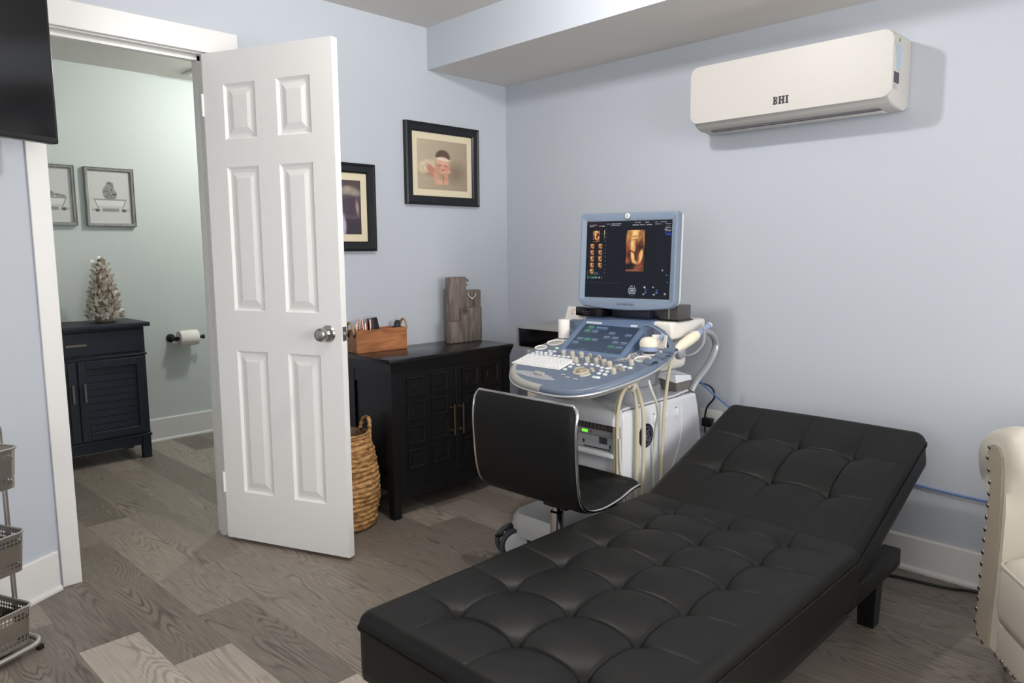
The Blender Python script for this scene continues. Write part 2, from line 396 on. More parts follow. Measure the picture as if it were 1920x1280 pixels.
# ------------------------------------------------------------------ floor: one face per plank
def build_floor():
    W = 0.183; X0 = -2.551 - 11 * W; Ymin, Ymax = -4.75, 2.05
    hand = {11: (-0.577, {-1: 0.80, 0: 0.27}), 12: (-0.873, {-1: 0.74, 0: 0.33}), 13: (-0.612, {-2: 0.98, -1: 0.34, 0: 0.52}), 10: (-0.30, {-1: 0.28, 0: 0.5}),
            14: (-0.2, {-1: 0.5, 0: 0.44}), 15: (-1.0, {-1: 0.46, 0: 0.5})}
    verts, faces, cols, uvs = [], [], [], []
    rnd = random.Random(21)
    for r in range(27):
        xa, xb = X0 + r * W, X0 + (r + 1) * W
        if r in hand: ph, tones = hand[r]
        else: ph, tones = rnd.uniform(-1.2, 0), {}
        Ln = 1.22; k = -5
        while True:
            ya, yb = ph + k * Ln, ph + (k + 1) * Ln
            if r == 13 and k < 0: ya, yb = (-1.322, -0.612) if k == -1 else (-1.322 + (k + 1) * Ln, -1.322 + (k + 2) * Ln)
            if ya > Ymax: break
            if yb > Ymin:
                a, b = max(ya, Ymin), min(yb, Ymax)
                tone = tones.get(k, rnd.choice([0.28, 0.36, 0.40, 0.45, 0.52, 0.62]))
                i = len(verts); verts += [(xa, a, 0), (xb, a, 0), (xb, b, 0), (xa, b, 0)]; faces.append((i, i + 1, i + 2, i + 3))
                cols += [(tone, rnd.random(), rnd.random(), 1)] * 4
                uvs += [(0, 0), (W, 0), (W, Ln), (0, Ln)]
            k += 1
    verts.append((0, 0, -0.05)); 
    me = bpy.data.meshes.new('floor'); me.from_pydata(verts, [], faces)
    at = me.color_attributes.new('plank', 'FLOAT_COLOR', 'CORNER'); at.data.foreach_set('color', np.array(cols, np.float32).ravel())
    uv = me.uv_layers.new(name='edge'); uv.data.foreach_set('uv', np.array(uvs, np.float32).ravel())
    me.materials.append(M['floor'])
    o = bpy.data.objects.new('floor', me); C.objects.link(o); o['kind'] = 'structure'
build_floor()

# ------------------------------------------------------------------ walls
OX0, OX1, OZ = -2.392, -1.765, 2.087        # door opening in wall A
LA = R(28); lc, ls = math.cos(LA), math.sin(LA)
bm = BM()
box(bm, OX1, 0.25, 0, 0.12, 0, ZC); box(bm, OX0, OX1, 0, 0.12, OZ, ZC); box(bm, -2.445, OX0, 0, 0.12, 0, ZC)
struct('wall_back', bm, M['paint'], smooth=0)
bm = BM(); box(bm, 0, 4.9, 0, 0.12, 0, ZC); o = struct('wall_right', bm, M['paint'], smooth=0); o.rotation_euler = (0, 0, RB)
# angled wall to the left of the door
LW = Vector((-2.445, -0.004, 0))
def Lp(s, off, z=0.0): return LW + Vector((-lc * s + ls * off, -ls * s - lc * off, z))
bm = BM(); loft(bm, [[Lp(0, 0, z), Lp(2.6, 0, z), Lp(2.6, -0.12, z), Lp(0.06, -0.12, z), Lp(0.0, -0.03, z)] for z in (0, ZC)])
struct('wall_left', bm, M['paint'], smooth=0)
# walls behind the camera, each with an added opening that lets in fill light
def fill_window_wall(name, n, axis, at, a0, a1, w0, w1, z0, z1, outward, power):
    """wall in the plane axis=at from a0 to a1 with an opening w0..w1, z0..z1; an added area light outside brightens the room"""
    def bx(bm, p0, p1, q0, q1, za, zb, bev=0):
        if axis == 'X': box(bm, q0, q1, p0, p1, za, zb, bev, 1)
        else: box(bm, p0, p1, q0, q1, za, zb, bev, 1)
    t0, t1 = sorted((at, at + outward * 0.12))
    bm = BM(); bx(bm, a0, w0, t0, t1, 0, ZC); bx(bm, w1, a1, t0, t1, 0, ZC); bx(bm, w0, w1, t0, t1, 0, z0); bx(bm, w0, w1, t0, t1, z1, ZC)
    struct(name, bm, M['paint'], smooth=0)
    i0, i1 = sorted((at - outward * 0.018, at)); bm = BM()
    for e in ((w0 - 0.08, w0, z0 - 0.08, z1 + 0.08), (w1, w1 + 0.08, z0 - 0.08, z1 + 0.08), (w0, w1, z1, z1 + 0.08), (w0, w1, z0 - 0.08, z0)): bx(bm, e[0], e[1], i0, i1, e[2], e[3])
    m0, m1 = sorted((at + outward * 0.05, at + outward * 0.08)); c = (w0 + w1) / 2; zc = (z0 + z1) / 2
    bx(bm, c - 0.02, c + 0.02, m0, m1, z0, z1); bx(bm, w0, w1, m0, m1, zc - 0.02, zc + 0.02)
    struct('fill_window_%d' % n, bm, M['trim'], smooth=0)  # unseen frame and mullions, added around the fill opening
    ld = bpy.data.lights.new('fill_light', 'AREA'); ld.shape = 'RECTANGLE'; ld.size = w1 - w0; ld.size_y = z1 - z0; ld.energy = power; ld.color = (1.0, 0.985, 0.96)  # area light added outside the opening as soft room fill
    lo = bpy.data.objects.new('fill_light', ld); C.objects.link(lo)
    lo.location = (at + outward * 0.16, c, zc) if axis == 'X' else (c, at + outward * 0.16, zc)
    lo.rotation_euler = (R(90), 0, R(-90) if axis == 'X' else 0)
fill_window_wall('wall_far_left', 1, 'X', -4.63, -4.87, -0.9, -3.9, -1.9, 0.75, 2.15, -1, 37)
fill_window_wall('wall_front', 2, 'Y', -4.75, -4.63, 0.1, -2.8, -0.8, 0.75, 2.15, -1, 84)
bm = BM(); box(bm, -4.9, 0.2, -4.9, 0.06, ZC, ZC + 0.1); struct('ceiling', bm, M['ceiling'], smooth=0)
# boxed soffit along wall B: painted face, white underside
bm = BM()
P = [B(-0.0, 0.0), B(4.9, 0.0), B(4.9, 0.60), B(0.0, 0.585)]
P = [Vector((0.0, 0.0, 0)), B(4.8, 0), B(4.8, 0.615), Vector((-0.586, 0.0, 0))]
vs = loft(bm, [[Vector((p.x, p.y, z)) for p in P] for z in (2.205, ZC + 0.01)])
for f in bm.faces:
    f.material_index = 1 if abs(f.calc_center_median().z - 2.205) < 1e-4 else 0
struct('wall_soffit', bm, [M['paint'], M['ceiling']], smooth=0)
# bathroom shell
YB = 1.995
bm = BM(); box(bm, -3.0, -0.1, YB, YB + 0.1, 0, 2.45); struct('wall_bathroom_back', bm, M['bath_paint'], smooth=0)
bm = BM(); box(bm, -0.2, -0.1, 0.12, YB, 0, 2.45); struct('wall_bathroom_right', bm, M['bath_paint'], smooth=0)
bm = BM(); box(bm, -3.0, -2.9, 0.0, YB, 0, 2.45); box(bm, -2.9, -2.445, 0.0, 0.12, 0, 2.45); struct('wall_bathroom_left', bm, M['bath_paint'], smooth=0)
bm = BM(); box(bm, -3.0, -0.1, 0.06, YB, 2.405, 2.47); struct('ceiling_bathroom', bm, M['ceiling'], smooth=0)

# ------------------------------------------------------------------ trim
def base_profile(h, t=0.014, sh=0.018, st=0.012):   # off, z
    return [(0, 0), (t + st, 0), (t + st, sh * 0.5), (t + st * 0.6, sh * 0.9), (t, sh), (t, h - 0.006), (t - 0.004, h), (0, h)]
def baseboard(name, a, b, nrm, h):
    a, b, nrm = Vector(a), Vector(b), Vector(nrm)
    bm = BM(); loft(bm, [[p + nrm * o + Vector((0, 0, z)) for o, z in base_profile(h)] for p in (a, b)])
    return struct(name, bm, M['trim'], smooth=0)
baseboard('baseboard_right', B(0, 0), B(4.75, 0), (-0.99957, 0.0292, 0), 0.137)
baseboard('baseboard_back', (-1.636, 0, 0), (0, 0, 0), (0, -1, 0), 0.137)
baseboard('baseboard_left', Lp(0.02, 0), Lp(2.4, 0), (ls, -lc, 0), 0.152)
baseboard('baseboard_bathroom', (-2.9, YB, 0), (-0.2, YB, 0), (0, -1, 0), 0.155)
# door casing (face of wall A): left leg, head, right leg
T = 0.018
bm = BM(); box(bm, -2.446, -2.380, -T, 0, 0, 2.08, 0.002, 1); struct('trim_1', bm, M['trim'])
bm = BM(); box(bm, -2.446, -1.636, -T - 0.002, 0, 2.08, 2.176, 0.002, 1); struct('trim_2', bm, M['trim'])
bm = BM(); box(bm, -1.768, -1.636, -T, 0, 0, 2.08, 0.002, 1); struct('trim_3', bm, M['trim'])
# jamb lining with stops
bm = BM()
box(bm, OX0, OX0 + 0.012, 0, 0.12, 0, OZ); box(bm, OX1 - 0.012, OX1, 0, 0.12, 0, OZ); box(bm, OX0, OX1, 0, 0.12, OZ - 0.012, OZ)
box(bm, OX0 + 0.012, OX0 + 0.024, 0.04, 0.075, 0, OZ - 0.012); box(bm, OX1 - 0.024, OX1 - 0.012, 0.04, 0.075, 0, OZ - 0.012); box(bm, OX0 + 0.012, OX1 - 0.012, 0.04, 0.075, OZ - 0.030, OZ - 0.012)
struct('trim_4', bm, M['trim'], smooth=0)

# ------------------------------------------------------------------ open six-panel door; local x from the hinge to the latch, -y is the face seen
DA = math.atan2(-0.594, 0.237)
door = bpy.data.objects.new('door_1', None); C.objects.link(door); door['kind'] = 'structure'
door['label'] = 'open white six-panel door swung into the room'
door.location = (-1.798, -0.024, 0.016); door.rotation_euler = (0, 0, DA)
DWd, DH, DT = 0.639, 2.054, 0.035
def door_slab():
    """front face at y=0 with raised moulded panels; back face plain at y=DT"""
    bm = BM()
    st, mid = 0.105, 0.105
    pw = (DWd - 2 * st - mid) / 2
    cols = [(st, st + pw), (st + pw + mid, DWd - st)]
    rows = [(0.215, 0.835), (1.005, 1.595), (1.705, 1.925)]
    xs = sorted({0, DWd} | {c for t in cols for c in t}); zs = sorted({0, DH} | {c for t in rows for c in t})
    cols, rows = set(cols), set(rows)
    vid = {}
    def V(x, y, z):
        k = (round(x, 5), round(y, 5), round(z, 5))
        if k not in vid: vid[k] = bm.verts.new(k)
        return vid[k]
    for xa, xb in zip(xs, xs[1:]):
        for za, zb in zip(zs, zs[1:]):
            for yf in (0, 1):
                Y0 = 0.0 if yf == 0 else DT; sg = 1 if yf == 0 else -1
                if (xa, xb) in cols and (za, zb) in rows:
                    loops = []
                    for ins, dep in ((0, 0), (0.010, 0.009), (0.020, 0.009), (0.046, 0.002)):
                        loops.append([V(xa + ins, Y0 + sg * dep, za + ins), V(xb - ins, Y0 + sg * dep, za + ins), V(xb - ins, Y0 + sg * dep, zb - ins), V(xa + ins, Y0 + sg * dep, zb - ins)])
                    for a, b in zip(loops, loops[1:]):
                        for i in range(4): bm.faces.new((a[i], a[(i + 1) % 4], b[(i + 1) % 4], b[i]))
                    bm.faces.new(loops[-1])
                else: bm.faces.new((V(xa, Y0, za), V(xb, Y0, za), V(xb, Y0, zb), V(xa, Y0, zb)))
    for xa, xb in zip(xs, xs[1:]):
        bm.faces.new((V(xa, 0, 0), V(xb, 0, 0), V(xb, DT, 0), V(xa, DT, 0))); bm.faces.new((V(xa, 0, DH), V(xb, 0, DH), V(xb, DT, DH), V(xa, DT, DH)))
    for za, zb in zip(zs, zs[1:]):
        bm.faces.new((V(0, 0, za), V(0, 0, zb), V(0, DT, zb), V(0, DT, za))); bm.faces.new((V(DWd, 0, za), V(DWd, 0, zb), V(DWd, DT, zb), V(DWd, DT, za)))
    return bm
obj('door_panel', door_slab(), M['door'], door, smooth=0)
KX, KZ = DWd - 0.062, 0.925
rx = Matrix.Rotation(R(90), 3, 'X')   # lathe axis z -> -y
for sgn, nm in ((1, 'door_knob'), (-1, 'door_knob')):
    bm = BM()
    mt = Matrix.Rotation(R(90 * sgn), 3, 'X')
    lathe(bm, [(0.0, 0.0), (0.033, 0.0), (0.034, 0.004), (0.030, 0.010), (0.016, 0.013), (0.011, 0.020), (0.011, 0.030), (0.018, 0.036), (0.026, 0.043), (0.0275, 0.052), (0.025, 0.060), (0.018, 0.064), (0.008, 0.065), (0.0, 0.0655)], 28, (KX, 0 if sgn > 0 else DT, KZ), mt)
    obj(nm, bm, M['nickel'], door)
bm = BM(); box(bm, DWd, DWd + 0.002, 0.006, 0.030, KZ - 0.028, KZ + 0.028); lp = obj('latch_plate', bm, M['nickel'], door)
bm = BM(); box(bm, DWd + 0.001, DWd + 0.013, 0.011, 0.025, KZ - 0.009, KZ + 0.009, 0.003); obj('latch_bolt', bm, M['nickel'], lp)
for hz in (0.25, 1.85):
    bm = BM(); lathe(bm, [(0.006, -0.045), (0.006, 0.045)], 12, (-0.006, 0.0, hz)); obj('hinge', bm, M['door'], door)
# ------------------------------------------------------------------ wall-mounted air conditioner
ac = thing('air_conditioner', 'white wall-mounted split air conditioner high on the right wall', 'air conditioner', B(1.79, 0, 1.78), RB)
bm = BM()
prof = [(0, 0.004), (0, 0.236), (-0.02, 0.252), (-0.19, 0.254), (-0.196, 0.25), (-0.196, 0.026), (-0.185, 0.012), (-0.150, -0.004), (-0.06, -0.010), (-0.02, -0.006)]
prism(bm, prof, YZ, -0.404, 0.406)
bmesh.ops.bevel(bm, geom=[e for e in bm.edges if abs(e.verts[0].co.x - e.verts[1].co.x) < 1e-5], offset=0.012, segments=3, profile=0.5, affect='EDGES')
obj('body', bm, M['ac_under'], ac)
bm = BM(); oc = rrect(0.826, 0.238, 0.036, 6, 0, 0.139)
loft(bm, [[(x, -0.196, z) for x, z in oc], [(x, -0.207, z) for x, z in oc], [(x * 0.994, -0.2105, 0.139 + (z - 0.139) * 0.985) for x, z in oc]])
pn = obj('front_panel', bm, M['ac_white'], ac)
bm = BM(); box(bm, -0.345, 0.352, -0.146, -0.118, -0.0105, -0.004); obj('air_slot', bm, M['dark_slot'], ac)
bm = BM(); box(bm, -0.345, 0.352, -0.119, -0.066, -0.0135, -0.0095, 0.001); obj('louver', bm, M['ac_white'], ac)
def letters_bhi():
    bm = BM()
    def b(x0, x1, z0, z1): box(bm, x0, x1, -0.0008, 0, z0, z1)
    h = 0.030
    # B with slab serifs and two bowls
    b(0.0022, 0.0095, 0, h); b(0, 0.004, 0, 0.0045); b(0, 0.004, h - 0.0045, h)
    for c, rr in ((0.0077, 0.0077), (0.0223, 0.0077)):
        o, i = [], []
        for k in range(11):
            a = R(-90 + 18 * k); o.append((0.0105 + 0.0085 * math.cos(a), c + rr * math.sin(a))); i.append((0.0105 + 0.0030 * math.cos(a), c + (rr - 0.0042) * math.sin(a)))
        poly = [(0.0085, c - rr)] + o + [(0.0085, c + rr), (0.0085, c + rr - 0.0042)] + i[::-1] + [(0.0085, c - rr + 0.0042)]
        for k in range(10):
            prism(bm, [o[k], o[k + 1], i[k + 1], i[k]], XZ, -0.0008, 0)
        b(0.0085, 0.0106, c - rr, c - rr + 0.0042); b(0.0085, 0.0106, c + rr - 0.0042, c + rr)
    # H
    x = 0.0225
    b(x + 0.0022, x + 0.0094, 0, h); b(x + 0.0166, x + 0.0238, 0, h); b(x + 0.0085, x + 0.0175, 0.0122, 0.0178)
    for q in (0.0, 0.0145): b(x + q, x + q + 0.0115, 0, 0.0045); b(x + q, x + q + 0.0115, h - 0.0045, h)
    # I
    x = 0.0515
    b(x + 0.0026, x + 0.0099, 0, h); b(x, x + 0.0125, 0, 0.0045); b(x, x + 0.0125, h - 0.0045, h)
    return bm
obj('brand_lettering', letters_bhi(), M['ink'], pn, loc=(-0.031, -0.2106, 0.052), smooth=0)
M['sticker_blue'] = mat('sticker_pale_blue', rgb(164, 182, 198), 0.5, var=0.25, vscale=160)
M['sticker_dark'] = mat('sticker_dark', rgb(72, 66, 72), 0.5, var=0.4, vscale=120)
M['sticker_green'] = mat('sticker_green', rgb(112, 150, 60), 0.5)
M['barcode'] = mat('sticker_barcode', rgb(170, 166, 164), 0.5, var=0.5, vscale=300)
for nm, y0, y1, z0, z1, mm in (('green_sticker', -0.135, -0.122, 0.222, 0.236, 'sticker_green'), ('energy_label', -0.150, -0.110, 0.125, 0.216, 'sticker_blue'), ('dark_label', -0.170, -0.120, 0.076, 0.115, 'sticker_dark'), ('barcode_label', -0.172, -0.135, 0.055, 0.072, 'barcode')):
    bm = BM(); box(bm, 0.4055, 0.4068, y0, y1, z0, z1); obj(nm, bm, M[mm], ac, smooth=0)

# ------------------------------------------------------------------ framed pictures
def picture(label, cat, cx, cz, w, h, fw_, depth, frame_m, mat_m, mw, fn, nx, ny, pm, y0=0.0, group=None):
    t = thing('framed_picture' if cat == 'picture' else 'framed_print', label, cat, (cx, y0, cz), 0, group)
    bm = BM()
    def ring(ins, y): return [(-w / 2 + ins, y, -h / 2 + ins), (w / 2 - ins, y, -h / 2 + ins), (w / 2 - ins, y, h / 2 - ins), (-w / 2 + ins, y, h / 2 - ins)]
    loft(bm, [ring(0, -0.001), ring(0, -depth), ring(fw_ * 0.18, -depth - 0.003), ring(fw_ * 0.3, -depth + 0.001), ring(fw_ * 0.85, -depth + 0.002), ring(fw_, -depth + 0.008), ring(fw_, -0.006), ring(0, -0.001)], False, False)
    obj('frame', bm, frame_m, t, smooth=0)
    bm = BM(); iw, ih = w - 2 * fw_ + 0.004, h - 2 * fw_ + 0.004
    box(bm, -iw / 2, iw / 2, -0.010, -0.005, -ih / 2, ih / 2); obj('mat_board', bm, mat_m, t, smooth=0)
    paint('print', w - 2 * fw_ - 2 * mw, h - 2 * fw_ - 2 * mw, nx, ny, fn, pm, t, (0, -0.0108, 0))
    return t
def blob(U, V, cx, cy, rx, ry, rot=0, soft=0.15):
    c, s = math.cos(R(rot)), math.sin(R(rot)); dx, dy = U - cx, V - cy
    d = np.sqrt(((dx * c + dy * s) / rx) ** 2 + ((-dx * s + dy * c) / ry) ** 2)
    return np.clip((1 + soft - d) / (2 * soft), 0, 1)
def over(img, m, col): return img * (1 - m[..., None]) + np.array(col, float) * m[..., None]
def noise2(U, V, f, seed=0):
    r = np.random.RandomState(seed); n = int(f) + 3; g = r.rand(n, n)
    x, y = U * f, V * f; i, j = x.astype(int), y.astype(int); a, b = x - i, y - j
    a = a * a * (3 - 2 * a); b = b * b * (3 - 2 * b)
    return g[j, i] * (1 - a) * (1 - b) + g[j, i + 1] * a * (1 - b) + g[j + 1, i] * (1 - a) * b + g[j + 1, i + 1] * a * b
def baby_photo(U, V):
    img = np.zeros(U.shape + (3,)); img[:] = (178, 164, 142)
    img += ((V - 0.5) * 10 - (U - 0.3) * 22)[..., None]
    img = over(img, blob(U, V, 0.76, 0.36, 0.15, 0.17, -25, 0.8) * 0.55, (112, 92, 78))
    img = over(img, blob(U, V, 0.2, 0.34, 0.22, 0.07, -6, 0.5) * 0.35, (130, 112, 92))
    img = over(img, blob(U, V, 0.21, 0.48, 0.21, 0.12, 8, 0.25), (206, 190, 160))       # wrapped body
    img = over(img, blob(U, V, 0.10, 0.40, 0.09, 0.09, 0, 0.35), (204, 188, 158))
    tex = noise2(U, V, 26, 4); m = blob(U, V, 0.19, 0.46, 0.2, 0.12, 8, 0.3) * (tex > 0.6)
    img = over(img, m * 0.5, (228, 214, 184))
    img = over(img, blob(U, V, 0.29, 0.37, 0.07, 0.16, 38, 0.25), (192, 132, 112))        # arm
    img = over(img, blob(U, V, 0.37, 0.24, 0.055, 0.15, 10, 0.2), (206, 158, 132))
    img = over(img, blob(U, V, 0.55, 0.26, 0.05, 0.16, -4, 0.2), (204, 152, 126))
    img = over(img, blob(U, V, 0.44, 0.16, 0.09, 0.05, 0, 0.3), (214, 168, 142))
    img = over(img, blob(U, V, 0.56, 0.16, 0.055, 0.05, 0, 0.3), (210, 162, 136))
    img = over(img, blob(U, V, 0.505, 0.24, 0.012, 0.10, 0, 0.6) * 0.7, (150, 96, 78))
    img = over(img, blob(U, V, 0.49, 0.50, 0.145, 0.17, 0, 0.12), (210, 162, 136))       # face
    img = over(img, blob(U, V, 0.40, 0.50, 0.06, 0.15, 0, 0.6) * 0.5, (186, 136, 112))
    img = over(img, blob(U, V, 0.50, 0.67, 0.143, 0.145, 0, 0.12), (98, 78, 68))          # hair
    img = over(img, blob(U, V, 0.49, 0.59, 0.135, 0.09, 0, 0.15), (216, 170, 144))
    band = blob(U, V, 0.505, 0.625 + 0 * U, 0.150, 0.026, -6, 0.35); img = over(img, band, (226, 212, 202))
    for cx, cy in ((0.44, 0.505), (0.555, 0.495)): img = over(img, blob(U, V, cx, cy, 0.036, 0.009, -4, 0.5), (128, 84, 70))
    img = over(img, blob(U, V, 0.50, 0.455, 0.026, 0.026, 0, 0.5) * 0.7, (226, 160, 138))
    img = over(img, blob(U, V, 0.505, 0.41, 0.034, 0.013, 0, 0.4), (178, 92, 86))
    img = over(img, blob(U, V, 0.58, 0.44, 0.045, 0.05, 0, 0.6) * 0.5, (214, 130, 116))
    img = over(img, blob(U, V, 0.61, 0.38, 0.05, 0.035, 20, 0.3), (214, 164, 138))
    return img + (noise2(U, V, 60, 9)[..., None] - .5) * 6
def maternity_photo(U, V):
    img = np.zeros(U.shape + (3,)); img[:] = (62, 56, 64)
    img = over(img, blob(U, V, 0.80, 0.90, 0.4, 0.14, 0, 0.5), (86, 74, 76))
    for cx, cy, r in ((0.62, 0.86, 0.07), (0.72, 0.79, 0.09), (0.84, 0.80, 0.10), (0.93, 0.76, 0.08), (0.78, 0.85, 0.06)):
        img = over(img, blob(U, V, cx, cy, r, r * 0.8, 0, 0.5) * 0.75, (166, 156, 140))
    img = over(img, blob(U, V, 0.84, 0.50, 0.26, 0.22, -8, 0.08), (92, 82, 92))             # chair back
    img = over(img, blob(U, V, 0.86, 0.51, 0.20, 0.17, -8, 0.15), (76, 66, 78))
    img = over(img, blob(U, V, 0.94, 0.50, 0.025, 0.13, 4, 0.5), (168, 142, 134))
    img = over(img, blob(U, V, 0.50, 0.55, 0.13, 0.30, 4, 0.12), (206, 158, 132))           # shoulder and arm
    img = over(img, blob(U, V, 0.50, 0.90, 0.10, 0.12, 0, 0.12), (212, 168, 142))
    img = over(img, blob(U, V, 0.42, 0.95, 0.10, 0.12, 0, 0.2), (82, 58, 48))
    img = over(img, blob(U, V, 0.56, 0.36, 0.10, 0.12, 0, 0.2), (214, 166, 140))
    img = over(img, blob(U, V, 0.56, 0.12, 0.19, 0.36, -3, 0.1), (188, 172, 204))            # lilac dress
    for k in range(6):
        img = over(img, blob(U, V, 0.50 + 0.03 * k, 0.16, 0.007, 0.28, -6 - 3 * k, 0.8) * 0.35, (158, 140, 178))
    img = over(img, blob(U, V, 0.62, 0.66, 0.010, 0.10, 8, 0.5), (222, 196, 150))
    return img + (noise2(U, V, 70, 2)[..., None] - .5) * 8
def tub_art(animal):
    def f(U, V):
        img = np.zeros(U.shape + (3,)); img[:] = (208, 209, 206)
        img = over(img, blob(U, V, 0.50, 0.235, 0.46, 0.035, 0, 0.3) * 0.7, (122, 124, 124))
        g = (noise2(U, V, 34, 3) > 0.5)[..., None] * 28.0
        if animal == 'hippo':
            dark = np.zeros_like(img); dark[:] = (128, 128, 126); dark = dark + g
            m = np.maximum.reduce([blob(U, V, 0.47, 0.60, 0.16, 0.15, 0, 0.1), blob(U, V, 0.56, 0.57, 0.13, 0.11, -20, 0.1), blob(U, V, 0.52, 0.72, 0.10, 0.07, -10, 0.12), blob(U, V, 0.44, 0.76, 0.03, 0.035, 0, .2), blob(U, V, 0.58, 0.77, 0.03, 0.03, 0, .2)])
            img = img * (1 - m[..., None]) + dark * m[..., None]
            img = over(img, blob(U, V, 0.62, 0.56, 0.045, 0.02, 0, 0.3), (86, 86, 86)); img = over(img, blob(U, V, 0.55, 0.66, 0.014, 0.012, 0, .3), (50, 50, 50))
            img = over(img, blob(U, V, 0.50, 0.80, 0.06, 0.02, 0, 0.4) * 0.8, (90, 92, 92))
        else:
            m = np.maximum(blob(U, V, 0.40, 0.52, 0.24, 0.08, 0, 0.12), blob(U, V, 0.74, 0.50, 0.18, 0.03, -6, 0.2)); img = over(img, m, (132, 133, 134)); img = img + g * m[..., None]
        # claw-foot tub
        tub = (np.clip((0.445 - V) / 0.01, 0, 1) * np.clip((V - 0.27) / 0.01, 0, 1)) * (np.abs(U - 0.5) < 0.29 + 0.125 * np.sqrt(np.clip((V - 0.262) / 0.185, 0, 1)))
        img = over(img, tub, (222, 222, 218)); img = over(img, tub * np.clip((0.34 - V) / 0.07, 0, 1) * 0.5, (150, 151, 152))
        edge = tub * (np.abs(U - 0.5) > 0.262 + 0.125 * np.sqrt(np.clip((V - 0.262) / 0.185, 0, 1))); img = over(img, edge * 0.7, (120, 121, 122))
        rim = (np.abs(V - 0.45) < 0.016) * (np.abs(U - 0.5) < 0.44); img = over(img, rim * 0.9, (146, 147, 148))
        for cx in (0.25, 0.75):
            img = over(img, blob(U, V, cx, 0.245, 0.028, 0.045, 20 if cx < .5 else -20, 0.2), (214, 214, 210)); img = over(img, blob(U, V, cx + (0.10 if cx > .5 else -0.10), 0.225, 0.05, 0.03, 0, 0.3), (96, 98, 98))
        return img
    return f
picture('black-framed photo of a newborn propped on its hands, above the wooden block decor', 'picture', -0.500, 1.719, 0.515, 0.424, 0.047, 0.024, M['frame_black'], M['mat_cream'], 0.035, baby_photo, 140, 120, M['photo'], group='black framed photos on the back wall')
picture('black-framed photo of a person in a lilac dress, half hidden behind the white door', 'picture', -1.211, 1.477, 0.515, 0.424, 0.047, 0.024, M['frame_black'], M['mat_cream'], 0.035, maternity_photo, 140, 120, M['photo'], group='black framed photos on the back wall')
picture('grey-framed print of a hippo sitting in a bathtub on the bathroom wall', 'print', -1.541, 1.610, 0.286, 0.362, 0.020, 0.028, M['frame_grey'], M['mat_white'], 0.012, tub_art('hippo'), 110, 140, M['art'], YB, 'grey framed bathroom prints')
picture('grey-framed bathtub print cut off by the left door casing', 'print', -1.880, 1.612, 0.286, 0.362, 0.020, 0.028, M['frame_grey'], M['mat_white'], 0.012, tub_art('croc'), 110, 140, M['art'], YB, 'grey framed bathroom prints')

# ------------------------------------------------------------------ television on the left wall
TA = R(25)
tv = thing('television', 'black flat-screen television hung beside the bathroom doorway', 'television', (-2.400, -0.225, 1.632), R(25))
bm = BM(); box(bm, -0.90, 0, -0.012, 0.028, 0, 0.53, 0.008, 3); obj('casing', bm, M['black_plastic'], tv)
bm = BM(); box(bm, -0.885, -0.014, -0.0135, -0.011, 0.020, 0.516); sc_ = obj('screen', bm, M['gloss_black'], tv, smooth=0)
bm = BM(); box(bm, -0.60, -0.30, 0.026, 0.16, 0.15, 0.38, 0.01); obj('wall_bracket', bm, M['black_metal'], tv)

# ------------------------------------------------------------------ bathroom pieces
def slat_door(bm, x0, x1, z0, z1, y):
    r = 0.045
    box(bm, x0, x0 + r, y - 0.018, y, z0, z1, 0.002, 1); box(bm, x1 - r, x1, y - 0.018, y, z0, z1, 0.002, 1)
    box(bm, x0 + r, x1 - r, y - 0.018, y, z0, z0 + r, 0.002, 1); box(bm, x0 + r, x1 - r, y - 0.018, y, z1 - r, z1, 0.002, 1)
    n = 9; hh = (z1 - z0 - 2 * r) / n
    for k in range(n):
        za = z0 + r + k * hh
        prism(bm, [(y - 0.004, za), (y - 0.0062, za + 0.003), (y - 0.0048, za + hh), (y - 0.002, za + hh)], YZ, x0 + r, x1 - r)
bc = thing('bathroom_cabinet', 'dark navy cabinet with louvred doors in the bathroom', 'cabinet', (-1.903, 1.80, 0))
fx = 0.385; fy = 1.616 - 1.80
bm = BM(); box(bm, -fx, fx, fy + 0.018, 0.185, 0.145, 0.820); box(bm, -fx - 0.006, fx + 0.006, fy + 0.004, 0.185, 0.645, 0.658, 0.002, 1); box(bm, -fx - 0.006, fx + 0.006, fy + 0.004, 0.185, 0.140, 0.156, 0.002, 1); obj('body', bm, M['navy_wood'], bc)
bm = BM(); box(bm, -fx - 0.026, fx + 0.026, fy - 0.022, 0.19, 0.820, 0.845, 0.003, 2); obj('top', bm, M['navy_wood'], bc)
bm = BM(); box(bm, -fx, fx, fy + 0.02, fy + 0.03, 0.085, 0.145); obj('apron', bm, M['navy_wood'], bc)
bm = BM(); box(bm, -fx + 0.02, fx - 0.02, fy, fy + 0.018, 0.672, 0.806, 0.003, 1); dr = obj('drawer', bm, M['navy_wood'], bc)
bm = BM(); box(bm, -0.055, 0.055, fy - 0.022, fy - 0.014, 0.728, 0.741, 0.002, 1)
for sx in (-0.045, 0.045): box(bm, sx - 0.004, sx + 0.004, fy - 0.015, fy, 0.730, 0.739)
obj('handle', bm, M['bronze'], dr)
for sgn in (-1, 1):
    bm = BM(); slat_door(bm, 0.004 if sgn > 0 else -fx + 0.015, fx - 0.015 if sgn > 0 else -0.004, 0.166, 0.636, fy + 0.018)
    d_ = obj('door', bm, M['navy_wood'], bc)
    bm = BM(); box(bm, sgn * 0.031 - 0.006, sgn * 0.031 + 0.006, fy - 0.022, fy - 0.014, 0.40, 0.51, 0.002, 1)
    for zz in (0.41, 0.50): box(bm, sgn * 0.031 - 0.004, sgn * 0.031 + 0.004, fy - 0.015, fy + 0.002, zz - 0.004, zz + 0.004)
    obj('handle', bm, M['bronze'], d_)
